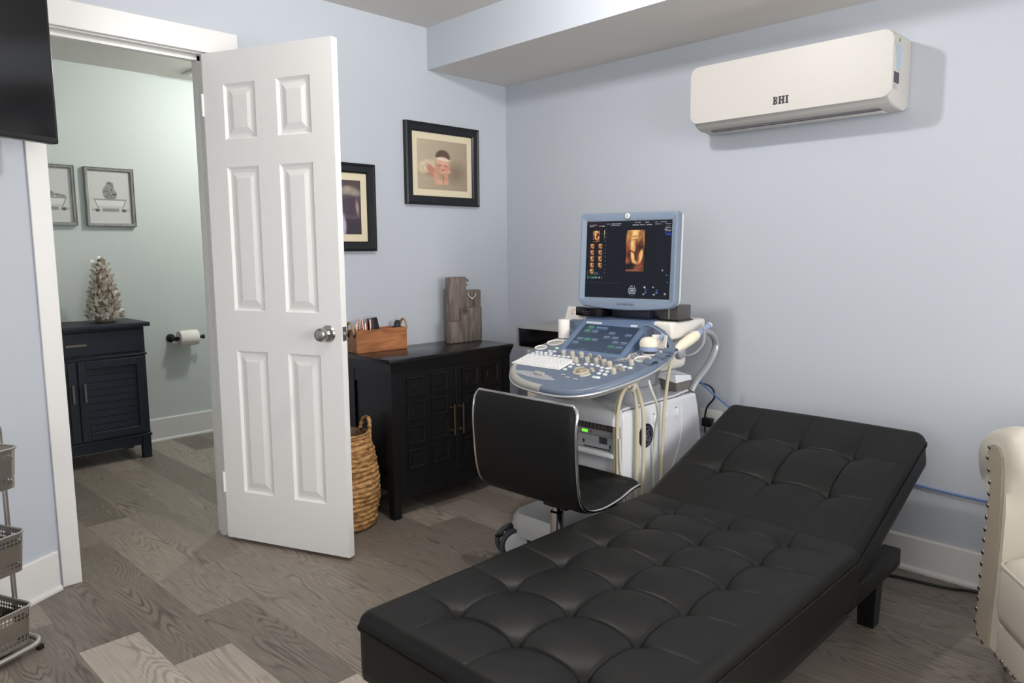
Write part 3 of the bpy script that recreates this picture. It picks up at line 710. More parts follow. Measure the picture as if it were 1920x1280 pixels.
for sx in (-1, 1):
    for yy in (fy + 0.012, 0.14):
        bm = BM(); x = sx * (fx - 0.024); box(bm, x - 0.024, x + 0.024, yy, yy + 0.045, 0, 0.145, 0.002, 1); obj('leg', bm, M['navy_wood'], bc)

tr = thing('shell_tree', 'small cream cone tree of curled petals on the bathroom cabinet', 'ornament', (-1.683, 1.78, 0.845))
bm = BM(); lathe(bm, [(0.05, 0.0), (0.062, 0.01), (0.072, 0.05), (0.02, 0.38), (0.0, 0.39)], 16); obj('core', bm, M['stem'], tr)
def petals():
    bm = BM(); rnd = random.Random(5); N = 300
    for i in range(N):
        t = (i + 0.5) / N; z = 0.012 + 0.385 * (1 - math.sqrt(1 - t * 0.995)); rr = 0.084 * (1 - z / 0.43) ** 0.8 + 0.004
        a = i * 2.39996 + rnd.uniform(-.2, .2); sz = rnd.uniform(0.024, 0.036)
        out = Vector((math.cos(a), math.sin(a), 0)); side = Vector((-math.sin(a), math.cos(a), 0))
        tilt = R(rnd.uniform(5, 75)); up_ = (out * math.cos(tilt) + Vector((0, 0, 1)) * math.sin(tilt)); roll = R(rnd.uniform(-60, 60))
        nrm = out.cross(side).lerp(out, 0.4).normalized(); sd = (side * math.cos(roll) + nrm * math.sin(roll)).normalized()
        nn = up_.cross(sd).normalized(); c = out * rr + Vector((0, 0, z)); mi = 1 if rnd.random() < 0.15 else 0
        ctr = bm.verts.new(c); ring = []
        for k in range(7):
            q = R(-100 + 200 * k / 6); px_ = math.sin(q) * sz * 0.62; py_ = (0.5 + 0.5 * math.cos(q)) * sz
            ring.append(bm.verts.new(c + sd * px_ + up_ * py_ + nn * (abs(math.sin(q)) * sz * 0.35)))
        for k in range(6): bm.faces.new((ctr, ring[k], ring[k + 1])).material_index = mi
    return bm
obj('petals', petals(), [M['shell_cream'], M['shell_gold']], tr)

th = thing('toilet_paper_holder', 'black wall-mounted toilet paper rod beside the dark cabinet', 'holder', (-1.13, YB, 0.690))
mY = Matrix.Rotation(R(90), 3, 'X'); mX = Matrix.Rotation(R(90), 3, 'Y')
bm = BM(); lathe(bm, [(0.0, 0), (0.028, 0), (0.028, 0.008), (0.012, 0.014), (0.012, 0.085), (0.016, 0.095), (0.0, 0.098)], 18, (-0.095, -0.0005, 0), mY); obj('post', bm, M['black_metal'], th)
bm = BM(); lathe(bm, [(0.0, -0.10), (0.010, -0.10), (0.010, 0.085), (0.015, 0.088), (0.015, 0.100), (0.0, 0.102)], 16, (0, -0.083, 0), mX); obj('rod', bm, M['black_metal'], th)
bm = BM(); L0 = [(0.012, -0.07), (0.050, -0.07), (0.052, -0.066), (0.052, 0.047), (0.050, 0.051), (0.012, 0.051)]
lathe(bm, L0 + [L0[0]], 28, (-1.13, YB - 0.083, 0.690), mX, cap=False)
tag(obj('toilet_paper_roll', bm, M['paper']), 'white toilet paper roll on the black rod in the bathroom', 'toilet paper')
vt = thing('ceiling_vent', 'small white vent grille in the bathroom ceiling', 'vent', (-0.99, 1.71, 2.405))
bm = BM(); box(bm, -0.12, 0.12, -0.12, 0.12, -0.014, 0, 0.004); obj('frame', bm, M['ceiling'], vt)
bm = BM()
for k in range(7): box(bm, -0.10, 0.10, -0.095 + k * 0.029, -0.083 + k * 0.029, -0.018, -0.012)
obj('slats', bm, M['ceiling'], vt)
# ------------------------------------------------------------------ black sideboard against the back wall
cb = thing('sideboard', 'black two-door sideboard with square moulded panels against the back wall', 'cabinet', (-0.765, -0.20, 0))
hx = 0.39; yf = -0.183; yb = 0.170
bm = BM(); box(bm, -hx - 0.016, hx + 0.016, -0.197, 0.176, 0.749, 0.769, 0.003, 2); obj('top', bm, M['black_top'], cb)
bm = BM(); # cove moulding under the top
def rr_(e, z): return [(-hx - e, yf - e, z), (hx + e, yf - e, z), (hx + e, yb, z), (-hx - e, yb, z)]
loft(bm, [rr_(0.0, 0.700), rr_(0.001, 0.712), rr_(0.006, 0.73), rr_(0.011, 0.749)]); obj('moulding', bm, M['black_wood'], cb)
bm = BM(); box(bm, -hx + 0.01, hx - 0.01, yf + 0.006, yb, 0.135, 0.70)
for sx in (-1, 1):   # recessed side panel frame
    x0, x1 = sx * (hx - 0.011), sx * (hx - 0.002)
    box(bm, x0, x1, yf + 0.05, yb, 0.64, 0.70); box(bm, x0, x1, yf + 0.05, yb, 0.135, 0.20); box(bm, x0, x1, yb - 0.05, yb, 0.2, 0.64)
obj('case', bm, M['black_wood'], cb)
bm = BM(); box(bm, -hx + 0.05, hx - 0.05, yf + 0.004, yf + 0.02, 0.09, 0.14); obj('apron', bm, M['black_wood'], cb)
for sx in (-1, 1):
    for y0 in (yf, yb - 0.05):
        bm = BM(); xo = sx * hx; xi = sx * (hx - 0.052)
        loft(bm, [[(xi + sx * 0.010, y0 + 0.004, 0), (xo, y0 + 0.004, 0), (xo, y0 + 0.04, 0), (xi + sx * 0.010, y0 + 0.04, 0)], [(xi, y0, 0.13), (xo, y0, 0.13), (xo, y0 + 0.05, 0.13), (xi, y0 + 0.05, 0.13)], [(xi, y0, 0.70), (xo, y0, 0.70), (xo, y0 + 0.05, 0.70), (xi, y0 + 0.05, 0.70)]])
        obj('leg', bm, M['black_wood'], cb, smooth=0)
def panel_square(bm, x, z, w, h, y):
    rings = []
    for ins, d in ((0, 0), (0.0, -0.006), (0.007, -0.007), (0.011, 0.0), (0.026, 0.0015), (0.030, -0.005), (0.034, -0.005)):
        rings.append([(x - w / 2 + ins, y + d, z - h / 2 + ins), (x + w / 2 - ins, y + d, z - h / 2 + ins), (x + w / 2 - ins, y + d, z + h / 2 - ins), (x - w / 2 + ins, y + d, z + h / 2 - ins)])
    loft(bm, rings, False, True)
for sx in (-1, 1):
    bm = BM(); box(bm, sx * 0.006, sx * (hx - 0.055), yf + 0.001, yf + 0.02, 0.155, 0.695, 0.002, 1)
    dr = obj('door', bm, M['black_wood'], cb)
    bm = BM()
    for xx in (0.248, 0.102):
        for zz in (0.628, 0.511, 0.394, 0.277): panel_square(bm, sx * xx, zz, 0.110, 0.094, yf + 0.001)
    obj('panel_moulding', bm, M['black_wood'], dr, smooth=0)
    bm = BM(); tube(bm, [(sx * 0.029, yf - 0.026, 0.352), (sx * 0.029, yf - 0.026, 0.508)], 0.0048, 10)
    for zz in (0.372, 0.488): lathe(bm, [(0.008, 0), (0.006, 0.006), (0.0045, 0.026)], 10, (sx * 0.029, yf + 0.001, zz), Matrix.Rotation(R(90), 3, 'X'))
    obj('handle', bm, M['brass'], dr)

# ------------------------------------------------------------------ wooden organiser box and what stands in it
bx_ = thing('wooden_box', 'open acacia wood box with rope handles on the black sideboard', 'box', (-0.999, -0.066, 0.769), R(-5))
W, D, H = 0.288, 0.095, 0.112
bm = BM(); box(bm, -W / 2, W / 2, -D / 2, -D / 2 + 0.009, 0.0005, H, 0.001, 1); box(bm, -W / 2, W / 2, D / 2 - 0.009, D / 2, 0.0005, H, 0.001, 1); box(bm, -W / 2, -W / 2 + 0.009, -D / 2 + 0.009, D / 2 - 0.009, 0.0005, H, 0.001, 1); box(bm, W / 2 - 0.009, W / 2, -D / 2 + 0.009, D / 2 - 0.009, 0.0005, H, 0.001, 1); box(bm, -W / 2 + 0.009, W / 2 - 0.009, -D / 2 + 0.009, D / 2 - 0.009, 0.0005, 0.009)
obj('box_body', bm, M['acacia'], bx_)
for sx in (-1, 1):
    bm = BM(); x = sx * (W / 2 + 0.002)
    tube(bm, cr_path([(x, -0.030, 0.092), (x + sx * 0.006, -0.032, 0.112), (x + sx * 0.008, -0.018, 0.142), (x + sx * 0.008, 0.0, 0.150), (x + sx * 0.008, 0.018, 0.142), (x + sx * 0.006, 0.032, 0.112), (x, 0.030, 0.092)], 6), 0.006, 8); obj('rope_handle', bm, M['rope'], bx_)
    for yy in (-0.030, 0.030):
        bm = BM(); box(bm, x - 0.003, x + 0.003, yy - 0.007, yy + 0.007, 0.076, 0.100, 0.001, 1); obj('handle_bracket', bm, M['black_metal'], bx_)
ob = bx_.location
ca, sa = math.cos(R(-5)), math.sin(R(-5))
def inbox(x, y, z): return Vector((ob.x + x * ca - y * sa, ob.y + x * sa + y * ca, ob.z + z))
penm = []
def pen(label, x, y, lean, az, ln, mm):
    o = thing('pen', label, 'pen', inbox(x, y, 0.0105), 0, 'pens in the wooden box')
    o.rotation_euler = Euler((0, R(lean), R(az)))
    bm = BM(); lathe(bm, [(0.0008, 0), (0.004, 0.012), (0.0042, ln - 0.006), (0.003, ln), (0, ln)], 8); obj('barrel', bm, M[mm], o)
    bm = BM(); box(bm, 0.004, 0.0062, -0.0012, 0.0012, ln - 0.045, ln - 0.004); obj('clip', bm, M['chrome'], o)
rnd = random.Random(3)
pl = ['farthest left', 'second from the left', 'third from the left', 'fourth from the left', 'fifth from the left', 'sixth from the left', 'seventh from the left', 'rightmost']
for i in range(8):
    pen('rose gold pen in the wooden box, %s of the bunch' % pl[i], -0.118 + 0.0115 * i, (-0.025, 0.0, 0.022)[i % 3], (-9, -4, 6, -7, 3, 10, -3, 8)[i] * 0.8, 0, 0.132 + 0.010 * ((i * 5) % 4), 'rosegold')
bm = BM(); box(bm, -0.022, 0.022, -0.011, 0.011, 0, 0.155, 0.006, 3); o = obj('remote_control', bm, M['black_plastic'])
o.location = inbox(0.001, -0.010, 0.0148); o.rotation_euler = (0, R(-12), R(-5)); tag(o, 'black remote control leaning in the middle of the wooden box', 'remote control')
bm = BM(); box(bm, -0.009, 0.009, -0.012, 0.012, 0, 0.150, 0.005, 3); o = obj('marker', bm, M['black_plastic'])
o.location = inbox(-0.014, 0.024, 0.0115); o.rotation_euler = (0, R(-7), R(-5)); tag(o, 'slim black marker behind the remote in the wooden box', 'marker')
for k, (xx, lb) in enumerate(((0.098, 'black clip at the right end of the wooden box, left one'), (0.114, 'black clip at the right end of the wooden box, right one'))):
    bm = BM(); box(bm, -0.006, 0.006, -0.016, 0.016, 0, 0.128 + 0.006 * k, 0.003, 2); o = obj('clip', bm, M['black_plastic']); o.location = inbox(xx, 0.004, 0.0105); o.rotation_euler = (0, R(8 - 4 * k), R(-5)); tag(o, lb, 'clip', 'black clips in the wooden box')

# ------------------------------------------------------------------ weathered wood block decor
dc = thing('wood_block_decor', 'weathered grey wood block stand with metal hooks on the sideboard', 'ornament', (-0.450, -0.105, 0.769))
def plank(name, x0, x1, y0, y1, z1):
    bm = BM(); box(bm, x0, x1, y0, y1, 0.0005, z1, 0.003, 2); return obj(name, bm, M['barn_wood'], dc)
plank('tall_plank', -0.108, 0.012, -0.010, 0.028, 0.352); plank('short_plank', 0.0125, 0.122, -0.010, 0.028, 0.278); plank('front_block', -0.042, 0.078, -0.052, -0.0105, 0.185); plank('low_block', -0.142, -0.0425, -0.052, -0.0105, 0.115); plank('side_block', 0.0785, 0.104, -0.036, -0.0105, 0.183)
for px_, pz, s in ((0.012, 0.335, 1), (0.024, 0.250, 1)):
    bm = BM()
    if pz > 0.3: tube(bm, cr_path([(px_, 0.0, pz - 0.02), (px_ + 0.012, -0.004, pz - 0.025), (px_ + 0.016, -0.006, pz - 0.008), (px_ + 0.006, -0.006, pz + 0.006)], 6), 0.006, 8)
    else: tube(bm, cr_path([(px_ - 0.004, -0.012, pz + 0.016), (px_ + 0.004, -0.016, pz - 0.006), (px_ + 0.018, -0.026, pz - 0.018), (px_ + 0.030, -0.036, pz - 0.004), (px_ + 0.034, -0.036, pz + 0.012)], 6), 0.0042, 8)
    obj('hook', bm, M['steel'], dc)

# ------------------------------------------------------------------ woven basket behind the door
bk = thing('woven_basket', 'round woven water hyacinth basket on the floor beside the sideboard', 'basket', (-1.338, -0.240, 0))
def coil_basket():
    bm = BM(); nr = 19; n = 120; H = 0.435
    prof = lambda t: 0.118 + 0.047 * math.sin(PI * min(1, max(0, (t * 0.86 + 0.14)))) ** 0.9
    loops = []; rows = nr * 6
    rnd = random.Random(2); wob = [rnd.uniform(-1, 1) for _ in range(nr + 1)]
    for j in range(rows + 1):
        t = j / rows; k = t * nr; ph = k - math.floor(k); lump = abs(math.sin(PI * k)) ** 0.6
        lp = []
        for i in range(n):
            a = 2 * PI * i / n; kk = int(min(k, nr - 1))
            if kk % 2: br = 0.0035 * abs(math.sin(11 * a + kk * 1.7 + 3.0 * ph)) + 0.0015 * math.sin(29 * a + kk)   # braided row
            else: br = 0.0012 * math.sin(7 * a + kk * 2.1) + 0.0008 * math.sin(23 * a + kk)
            r = prof(t) - 0.006 + 0.0085 * lump + br * lump + 0.0015 * wob[kk]
            z = 0.004 + H * t + 0.003 * math.sin(2 * a + kk) * min(1, t * 4)
            lp.append((r * math.cos(a), r * math.sin(a), z))
        loops.append(lp)
    loft(bm, loops, True, False)
    return bm
obj('basket_wall', coil_basket(), M['wicker'], bk, smooth=80)
bm = BM(); prof = [(0.126, 0.436), (0.118, 0.436), (0.112, 0.40), (0.128, 0.30), (0.14, 0.18), (0.12, 0.02), (0.0, 0.018)]
lathe(bm, prof, 48, cap=False); obj('basket_lining', bm, M['wicker_in'], bk)
for s in (-1, 1):
    bm = BM(); a0 = R(-8) if s > 0 else R(172)
    pts = []
    for q, zz, dr_ in ((-22, 0.405, 0.004), (-21, 0.440, 0.004), (-14, 0.478, 0.008), (0, 0.490, 0.010), (14, 0.478, 0.008), (21, 0.440, 0.004), (22, 0.405, 0.004)):
        a = a0 + R(q); pts.append(((0.122 + dr_) * math.cos(a), (0.122 + dr_) * math.sin(a), zz))
    tube(bm, cr_path(pts, 8), 0.010, 10, rfn=lambda t: 0.0095 + 0.0012 * math.sin(60 * t)); obj('handle', bm, M['wicker'], bk)

# ------------------------------------------------------------------ three-tier metal rack at the far left
ct = thing('storage_rack', 'silver three-tier rack with perforated metal baskets at the left edge', 'storage rack', (-2.844, -0.444, 0), R(23))
CW, CD, BH = 0.185, 0.095, 0.125
def basket_mesh(h):
    bm = BM(); o = rrect(2 * CW * 0.95, 2 * CD * 0.93, 0.022, 5); t = rrect(2 * CW, 2 * CD, 0.026, 5)
    loft(bm, [[(x, y, 0) for x, y in o], [(x, y, h) for x, y in t]], True, False)
    return bm
bb = rim = None
for z0 in (0.032, 0.276, 0.546):
    if bb is None:
        bb = obj('basket', basket_mesh(BH), M['perforated'], ct, (0, 0, z0))
        bm = BM(); tube(bm, [(x, y, BH) for x, y in rrect(2 * CW + 0.002, 2 * CD + 0.002, 0.027, 5)], 0.0038, 8, closed=True); rim = obj('rim', bm, M['steel'], bb)
    else:
        b2 = dup(bb, ct, (0, 0, z0)); dup(rim, b2, (0, 0, 0))
bm = BM(); tube(bm, [(x, y, 0.024) for x, y in rrect(0.42, 0.21, 0.05, 6)], 0.009, 10, closed=True); obj('base_rail', bm, M['steel'], ct)
for sx in (-1, 1):
    bm = BM(); tube(bm, [(sx * 0.192, 0.0, 0.03), (sx * 0.192, 0.0, 0.70)], 0.0075, 10); obj('upright', bm, M['steel'], ct)
    for sy in (-1, 1):
        bm = BM(); box(bm, -0.009, 0.009, -0.009, 0.009, 0, 0.018, 0.003); obj('foot', bm, M['black_plastic'], ct, (sx * 0.192, sy * 0.098, 0))
bm = BM(); tube(bm, cr_path([(-0.192, 0, 0.70), (-0.188, 0, 0.725), (-0.15, 0, 0.735), (0.15, 0, 0.735), (0.188, 0, 0.725), (0.192, 0, 0.70)], 6), 0.0075, 10); obj('handle_bar', bm, M['steel'], ct)
def in_cart(x, y, z): return Vector((-2.844 + x * 0.9205 - y * 0.3907, -0.444 + x * 0.3907 + y * 0.9205, z))
def soft_pack(name, label, cat, p, dims, mats, rz):
    bm = BM(); w, d, h = dims
    box(bm, -w / 2, w / 2, -d / 2, d / 2, 0, h, min(dims) * 0.35, 4)
    for f in bm.faces:
        if len(mats) > 1: f.material_index = int((f.calc_center_median().x / w + 0.5) * 2.99) % len(mats)
    o = obj(name, bm, [M[m] for m in mats], None, p, (0, 0, R(23 + rz))); return tag(o, label, cat)
soft_pack('packet', 'shiny blue and red packet in the middle basket of the rack', 'packet', in_cart(0.085, -0.01, 0.279), (0.11, 0.10, 0.115), ('toy_blue', 'toy_red', 'toy_blue'), 8)
soft_pack('packet', 'pink wrapped packet in the middle basket of the rack', 'packet', in_cart(-0.06, 0.0, 0.279), (0.12, 0.11, 0.10), ('toy_pink', 'toy_red'), -6)
soft_pack('pouch', 'black pouch in the bottom basket of the rack', 'pouch', in_cart(0.10, 0.025, 0.035), (0.12, 0.07, 0.105), ('gloss_black',), 4)
soft_pack('folded_cloth', 'pale folded cloth in the bottom basket of the rack', 'cloth', in_cart(0.06, -0.052, 0.035), (0.17, 0.055, 0.092), ('paper',), 2)
soft_pack('box', 'small white box in the top basket of the rack', 'box', in_cart(0.03, 0.0, 0.549), (0.16, 0.10, 0.07), ('paper',), 0)
# ------------------------------------------------------------------ ultrasound machine: local x to the right of its front, y into the machine
us = thing('ultrasound_machine', 'white and blue-grey ultrasound machine with monitor and control console', 'ultrasound machine', (-0.86, -1.237, 0), R(-90))
UL = us.location
def U(x, y, z): return Vector((UL.x + y, UL.y - x, z))      # machine-local -> world
def arc(cx, cy, r, a0, a1, n): return [(cx + r * math.cos(R(a0 + (a1 - a0) * k / n)), cy + r * math.sin(R(a0 + (a1 - a0) * k / n))) for k in range(n + 1)]
# wheeled base
bm = BM(); o = rrect(0.40, 0.70, 0.07, 6, 0, 0.13)
loft(bm, [[(x, y, 0.105) for x, y in o], [(x, y, 0.125) for x, y in o], [(x * 0.97, 0.12 + (y - 0.12) * 0.985, 0.175) for x, y in o], [(x * 0.90, 0.12 + (y - 0.12) * 0.95, 0.195) for x, y in o]])
obj('base', bm, mat('base_silver', rgb(190, 191, 190), 0.38, metal=0.2), us)
def caster(x, y, rz):
    e = bpy.data.objects.new('caster', None); C.objects.link(e); e.parent = us; e.location = (x, y, 0.066); e.rotation_euler = (0, 0, R(rz))
    for sx in (-1, 1):
        bm = BM(); lathe(bm, [(0.0, -0.013), (0.048, -0.013), (0.050, -0.010), (0.050, 0.010), (0.048, 0.013), (0.0, 0.013)], 28, (sx * 0.028, 0, 0), Matrix.Rotation(R(90), 3, 'Y')); obj('wheel', bm, M['us_white'], e)
        bm = BM(); lathe(bm, [(0.051, -0.012), (0.062, -0.013), (0.066, -0.008), (0.066, 0.008), (0.062, 0.013), (0.051, 0.012), (0.051, -0.012)], 32, (sx * 0.028, 0, 0), Matrix.Rotation(R(90), 3, 'Y'), cap=False); obj('tire', bm, M['tire'], e)
    bm = BM(); box(bm, -0.009, 0.009, -0.03, 0.03, 0.0, 0.062, 0.006); lathe(bm, [(0.016, 0.03), (0.016, 0.075)], 12); obj('fork', bm, M['black_plastic'], e)
    bm = BM(); box(bm, -0.007, 0.007, -0.078, -0.02, 0.030, 0.042, 0.004); obj('brake_pedal', bm, M['black_plastic'], e)
    return e
caster(-0.168, -0.205, -24); caster(0.16, -0.10, -10); caster(-0.16, 0.42, 10); caster(0.16, 0.42, -12)
# main body: core, side panels with swept back edge
bm = BM(); box(bm, -0.215, 0.215, 0.012, 0.56, 0.19, 0.612); obj('body', bm, M['us_white'], us)
side = [(0.0, 0.20), (0.0, 0.60)] + arc(0.02, 0.618, 0.02, 180, 90, 4) + arc(0.53, 0.618, 0.02, 90, 30, 4) + [(0.566, 0.55), (0.59, 0.43), (0.60, 0.30), (0.58, 0.20)]
for s in (-1, 1):
    bm = BM(); prism(bm, side, YZ, s * 0.214, s * 0.234)
    bmesh.ops.bevel(bm, geom=[e for e in bm.edges if all(abs(abs(v.co.x) - 0.234) < 1e-4 for v in e.verts)], offset=0.008, segments=3, profile=0.5, affect='EDGES')
    sp_ = obj('side_panel', bm, M['us_white'], us)
    if s > 0:
        bm = BM(); pth = cr_path([(0.2348, 0.425, 0.60), (0.2348, 0.43, 0.50), (0.2348, 0.40, 0.40), (0.2348, 0.31, 0.29), (0.2348, 0.20, 0.235)], 8); tube(bm, pth, 0.0018, 6); obj('seam_line', bm, M['key'], sp_)
        bm = BM(); mt = Matrix.Rotation(R(90), 3, 'Y')
        lathe(bm, [(0.0, 0), (0.050, 0), (0.050, 0.003), (0.046, 0.004), (0.0, 0.0045)], 36, (0.2342, 0.158, 0.517), mt); bg = obj('round_badge', bm, M['badge_dark'], sp_)
        # emblem: ring with a flowing monogram inside
        bm = BM(); cx_, cy_, cz_ = 0.2392, 0.158, 0.517
        tube(bm, [(cx_, cy_ + 0.036 * math.cos(a), cz_ + 0.036 * math.sin(a)) for a in [2 * PI * k / 32 for k in range(32)]], 0.0013, 6, closed=True)
        def scr(p): tube(bm, cr_path([(cx_, cy_ + a * 0.026, cz_ + b * 0.026) for a, b in p], 8), 0.0016, 6)
        scr([(-0.05, 0.75), (-0.45, 0.9), (-0.75, 0.4), (-0.55, -0.2), (-0.1, 0.1), (-0.25, 0.6), (-0.1, -0.1), (-0.3, -0.85), (-0.7, -0.6), (-0.3, -0.2), (0.0, 0.0)])
        scr([(0.65, 0.65), (0.4, 0.9), (0.15, 0.6), (0.5, 0.15), (0.15, 0.0), (0.0, -0.45), (0.35, -0.85), (0.75, -0.4), (0.55, -0.1)])
        for a in (45, 135, 225, 315):
            tube(bm, cr_path([(cx_, cy_ + 0.031 * math.cos(R(a + q)), cz_ + (0.031 - 0.0002 * abs(q)) * math.sin(R(a + q))) for q in (-22, 0, 22)], 4), 0.001, 6)
        obj('emblem', bm, M['badge_line'], bg)
        for yy in (0.13, 0.215, 0.30, 0.385):
            bm = BM(); lathe(bm, [(0.006, -0.02), (0.010, -0.012), (0.010, 0.012), (0.006, 0.02)], 12, (0.236, yy, 0.575)); obj('cable_hook', bm, M['us_white'], sp_)
            bm = BM(); box(bm, 0.2335, 0.2355, yy - 0.006, yy - 0.001, 0.580, 0.600); obj('hook_slot', bm, M['black_plastic'], sp_)
# deck: grey top with a darker edge band, sloping front hood
bm = BM(); deck = [(-0.225, 0.01), (0.225, 0.01), (0.226, 0.40), (0.20, 0.56), (-0.20, 0.56), (-0.226, 0.40)]
loft(bm, [[(x, y, 0.612) for x, y in deck], [(x, y, 0.640) for x, y in deck]]); obj('deck_edge', bm, M['us_darkgrey'], us, smooth=0)
bm = BM(); loft(bm, [[(x * 0.975, 0.02 + (y - 0.02) * 0.98, 0.6405) for x, y in deck], [(x * 0.965, 0.025 + (y - 0.025) * 0.97, 0.648) for x, y in deck]]); obj('deck_top', bm, M['us_deck'], us)
bm = BM(); hood = [(0.16, 0.650), (0.02, 0.650), (-0.03, 0.640), (-0.052, 0.615), (-0.052, 0.590), (-0.010, 0.578), (0.014, 0.578), (0.014, 0.6405), (0.16, 0.6405)]
prism(bm, hood, YZ, -0.232, 0.222)
bmesh.ops.bevel(bm, geom=[e for e in bm.edges if abs(e.verts[0].co.x - e.verts[1].co.x) < 1e-5 and e.verts[0].co.y < 0.1 and abs(e.verts[0].co.x + .232) < 1e-3], offset=0.02, segments=4, profile=0.5, affect='EDGES')
obj('front_hood', bm, M['us_deck'], us, smooth=50)
# front face: drive bay, ledge, lower door
bm = BM(); box(bm, -0.212, 0.212, -0.004, 0.014, 0.19, 0.452, 0.004); obj('lower_door', bm, M['us_white'], us)
bm = BM(); box(bm, -0.225, 0.213, -0.040, 0.013, 0.455, 0.472, 0.005); obj('front_ledge', bm, M['us_white'], us)
bm = BM(); box(bm, -0.205, 0.205, -0.012, 0.013, 0.474, 0.530, 0.002, 1); dv = obj('drive_bay', bm, M['drive'], us)
bm = BM(); box(bm, -0.205, 0.205, -0.020, 0.013, 0.532, 0.554, 0.002, 1); ps = obj('control_strip', bm, M['silver_box'], us)
bm = BM(); box(bm, 0.048, 0.076, -0.0215, -0.019, 0.538, 0.549); obj('status_light', bm, M['led_green'], ps)
bm = BM(); box(bm, 0.088, 0.097, -0.0215, -0.019, 0.539, 0.548); obj('strip_button', bm, M['us_darkgrey'], ps)
bm = BM()
for k in range(6): box(bm, 0.108 + 0.014 * k, 0.118 + 0.014 * k, -0.0212, -0.019, 0.540, 0.547)
obj('strip_buttons', bm, M['us_silver'], ps)
bm = BM(); box(bm, 0.130, 0.168, -0.0135, -0.0115, 0.500, 0.526); obj('drive_label', bm, M['sticker_dark'], dv)
bm = BM(); box(bm, 0.048, 0.054, -0.0135, -0.0115, 0.492, 0.506); box(bm, 0.180, 0.186, -0.0135, -0.0115, 0.485, 0.499); box(bm, 0.05, 0.185, -0.0132, -0.0115, 0.477, 0.481); obj('drive_latches', bm, M['black_plastic'], dv)
bm = BM()
for k in range(22): box(bm, -0.20 + 0.0185 * k, -0.188 + 0.0185 * k, -0.006, 0.013, 0.556, 0.578)
box(bm, -0.21, 0.21, 0.0, 0.013, 0.556, 0.578); obj('vent_grille', bm, M['us_darkgrey'], us)
# neck
bm = BM(); lathe(bm, [(0.150, 0.648), (0.150, 0.69), (0.142, 0.70), (0.128, 0.702), (0.128, 0.752), (0.10, 0.76)], 40, (0.055, 0.26, 0)); obj('swivel_neck', bm, M['us_grey'], us)
bm = BM(); box(bm, -0.14, 0.216, 0.30, 0.50, 0.752, 0.892, 0.03, 3); obj('lift_arm', bm, M['us_cream'], us)
# upper housing behind the console
bm = BM(); box(bm, -0.245, 0.258, 0.300, 0.57, 0.893, 0.966, 0.012, 3); obj('upper_housing', bm, M['us_cream'], us)
# rear push handle
bm = BM()
for s in (1,):
    pts = cr_path([(0.20, 0.53, 0.905), (0.205, 0.62, 0.902), (0.207, 0.705, 0.885), (0.208, 0.752, 0.840), (0.207, 0.742, 0.790), (0.204, 0.680, 0.730), (0.20, 0.605, 0.680), (0.195, 0.565, 0.635)], 8)
    tube(bm, pts, 0.017, 12, flat=0.8)
obj('push_handle', bm, M['us_silver'], us, smooth=60)

# ------------------------------------------------------------------ console: own plane, tilted 14 degrees
CT = R(14); cT, sT = math.cos(CT), math.sin(CT)
out = cr_path([(-0.30, 0.26), (-0.318, 0.10), (-0.288, -0.045), (-0.236, -0.145), (-0.135, -0.222), (0.0, -0.255), (0.145, -0.255), (0.240, -0.195), (0.300, -0.085), (0.332, 0.03), (0.328, 0.15), (0.30, 0.26)], 6)
out = [(p.x, p.y / cT) for p in out]
def inset(pts, d):
    n = len(pts); r = []
    for i, (x, y) in enumerate(pts):
        a = Vector(pts[(i - 1) % n]); b = Vector(pts[(i + 1) % n]); t = (b - a).normalized(); r.append((x - t.y * d, y + t.x * d))
    return r
def ring3(d, z): return [(x, y, z) for x, y in inset(out, d)]
bm = BM(); loft(bm, [ring3(0.0, -0.020), ring3(0.0, -0.014), ring3(0.003, -0.006), ring3(0.010, -0.001), ring3(0.020, 0.0)])
con = obj('console', bm, M['us_blue'], us, (0, 0, 0.8123), (CT, 0, 0), smooth=50)
bm = BM(); loft(bm, [ring3(0.040, -0.040), ring3(0.012, -0.036), ring3(-0.006, -0.027), ring3(-0.008, -0.023), ring3(-0.004, -0.0195), ring3(0.004, -0.0195)]); obj('console_rim', bm, M['us_silver'], con, smooth=50)
bm = BM(); loft(bm, [ring3(0.085, -0.066), ring3(0.05, -0.060), ring3(0.030, -0.041), ring3(0.05, -0.0385)]); obj('console_underside', bm, M['us_cream'], con, smooth=50)
# grey hand grip on the front-left rim, with its hollow
idx = [i for i, (x, y) in enumerate(out) if y < -0.09 / cT and x < 0.03]
g0 = inset(out, -0.003); g1 = inset(out, 0.034)
bm = BM(); lo = []
for i in idx:
    a, b = Vector(g0[i]), Vector(g1[i]); pts = []
    for k in range(9):
        t = k / 8; q = a.lerp(b, t); pts.append((q.x, q.y, -0.0195 + 0.0235 * math.sin(PI * (0.12 + 0.80 * t)) ** 0.7))
    pts.append((b.x, b.y, -0.012)); pts.append((a.x, a.y, -0.0200)); lo.append(pts)
loft(bm, lo); obj('hand_grip', bm, M['us_grip'], con, smooth=60)
up_c = cr_path([(-0.205, -0.150, 0), (-0.150, -0.141, 0), (-0.080, -0.143, 0), (-0.010, -0.156, 0), (0.050, -0.186, 0)], 6); lo_c = cr_path([(-0.205, -0.150, 0), (-0.170, -0.170, 0), (-0.100, -0.186, 0), (-0.020, -0.192, 0), (0.050, -0.186, 0)], 6)
bm = BM(); lp = [(p.x, p.y / cT) for p in lo_c] + [(p.x, p.y / cT) for p in up_c[-2:0:-1]]
loft(bm, [[(x, y, -0.0005) for x, y in lp], [(x, y, 0.0015) for x, y in lp]]); obj('grip_hollow', bm, M['us_silver'], con)
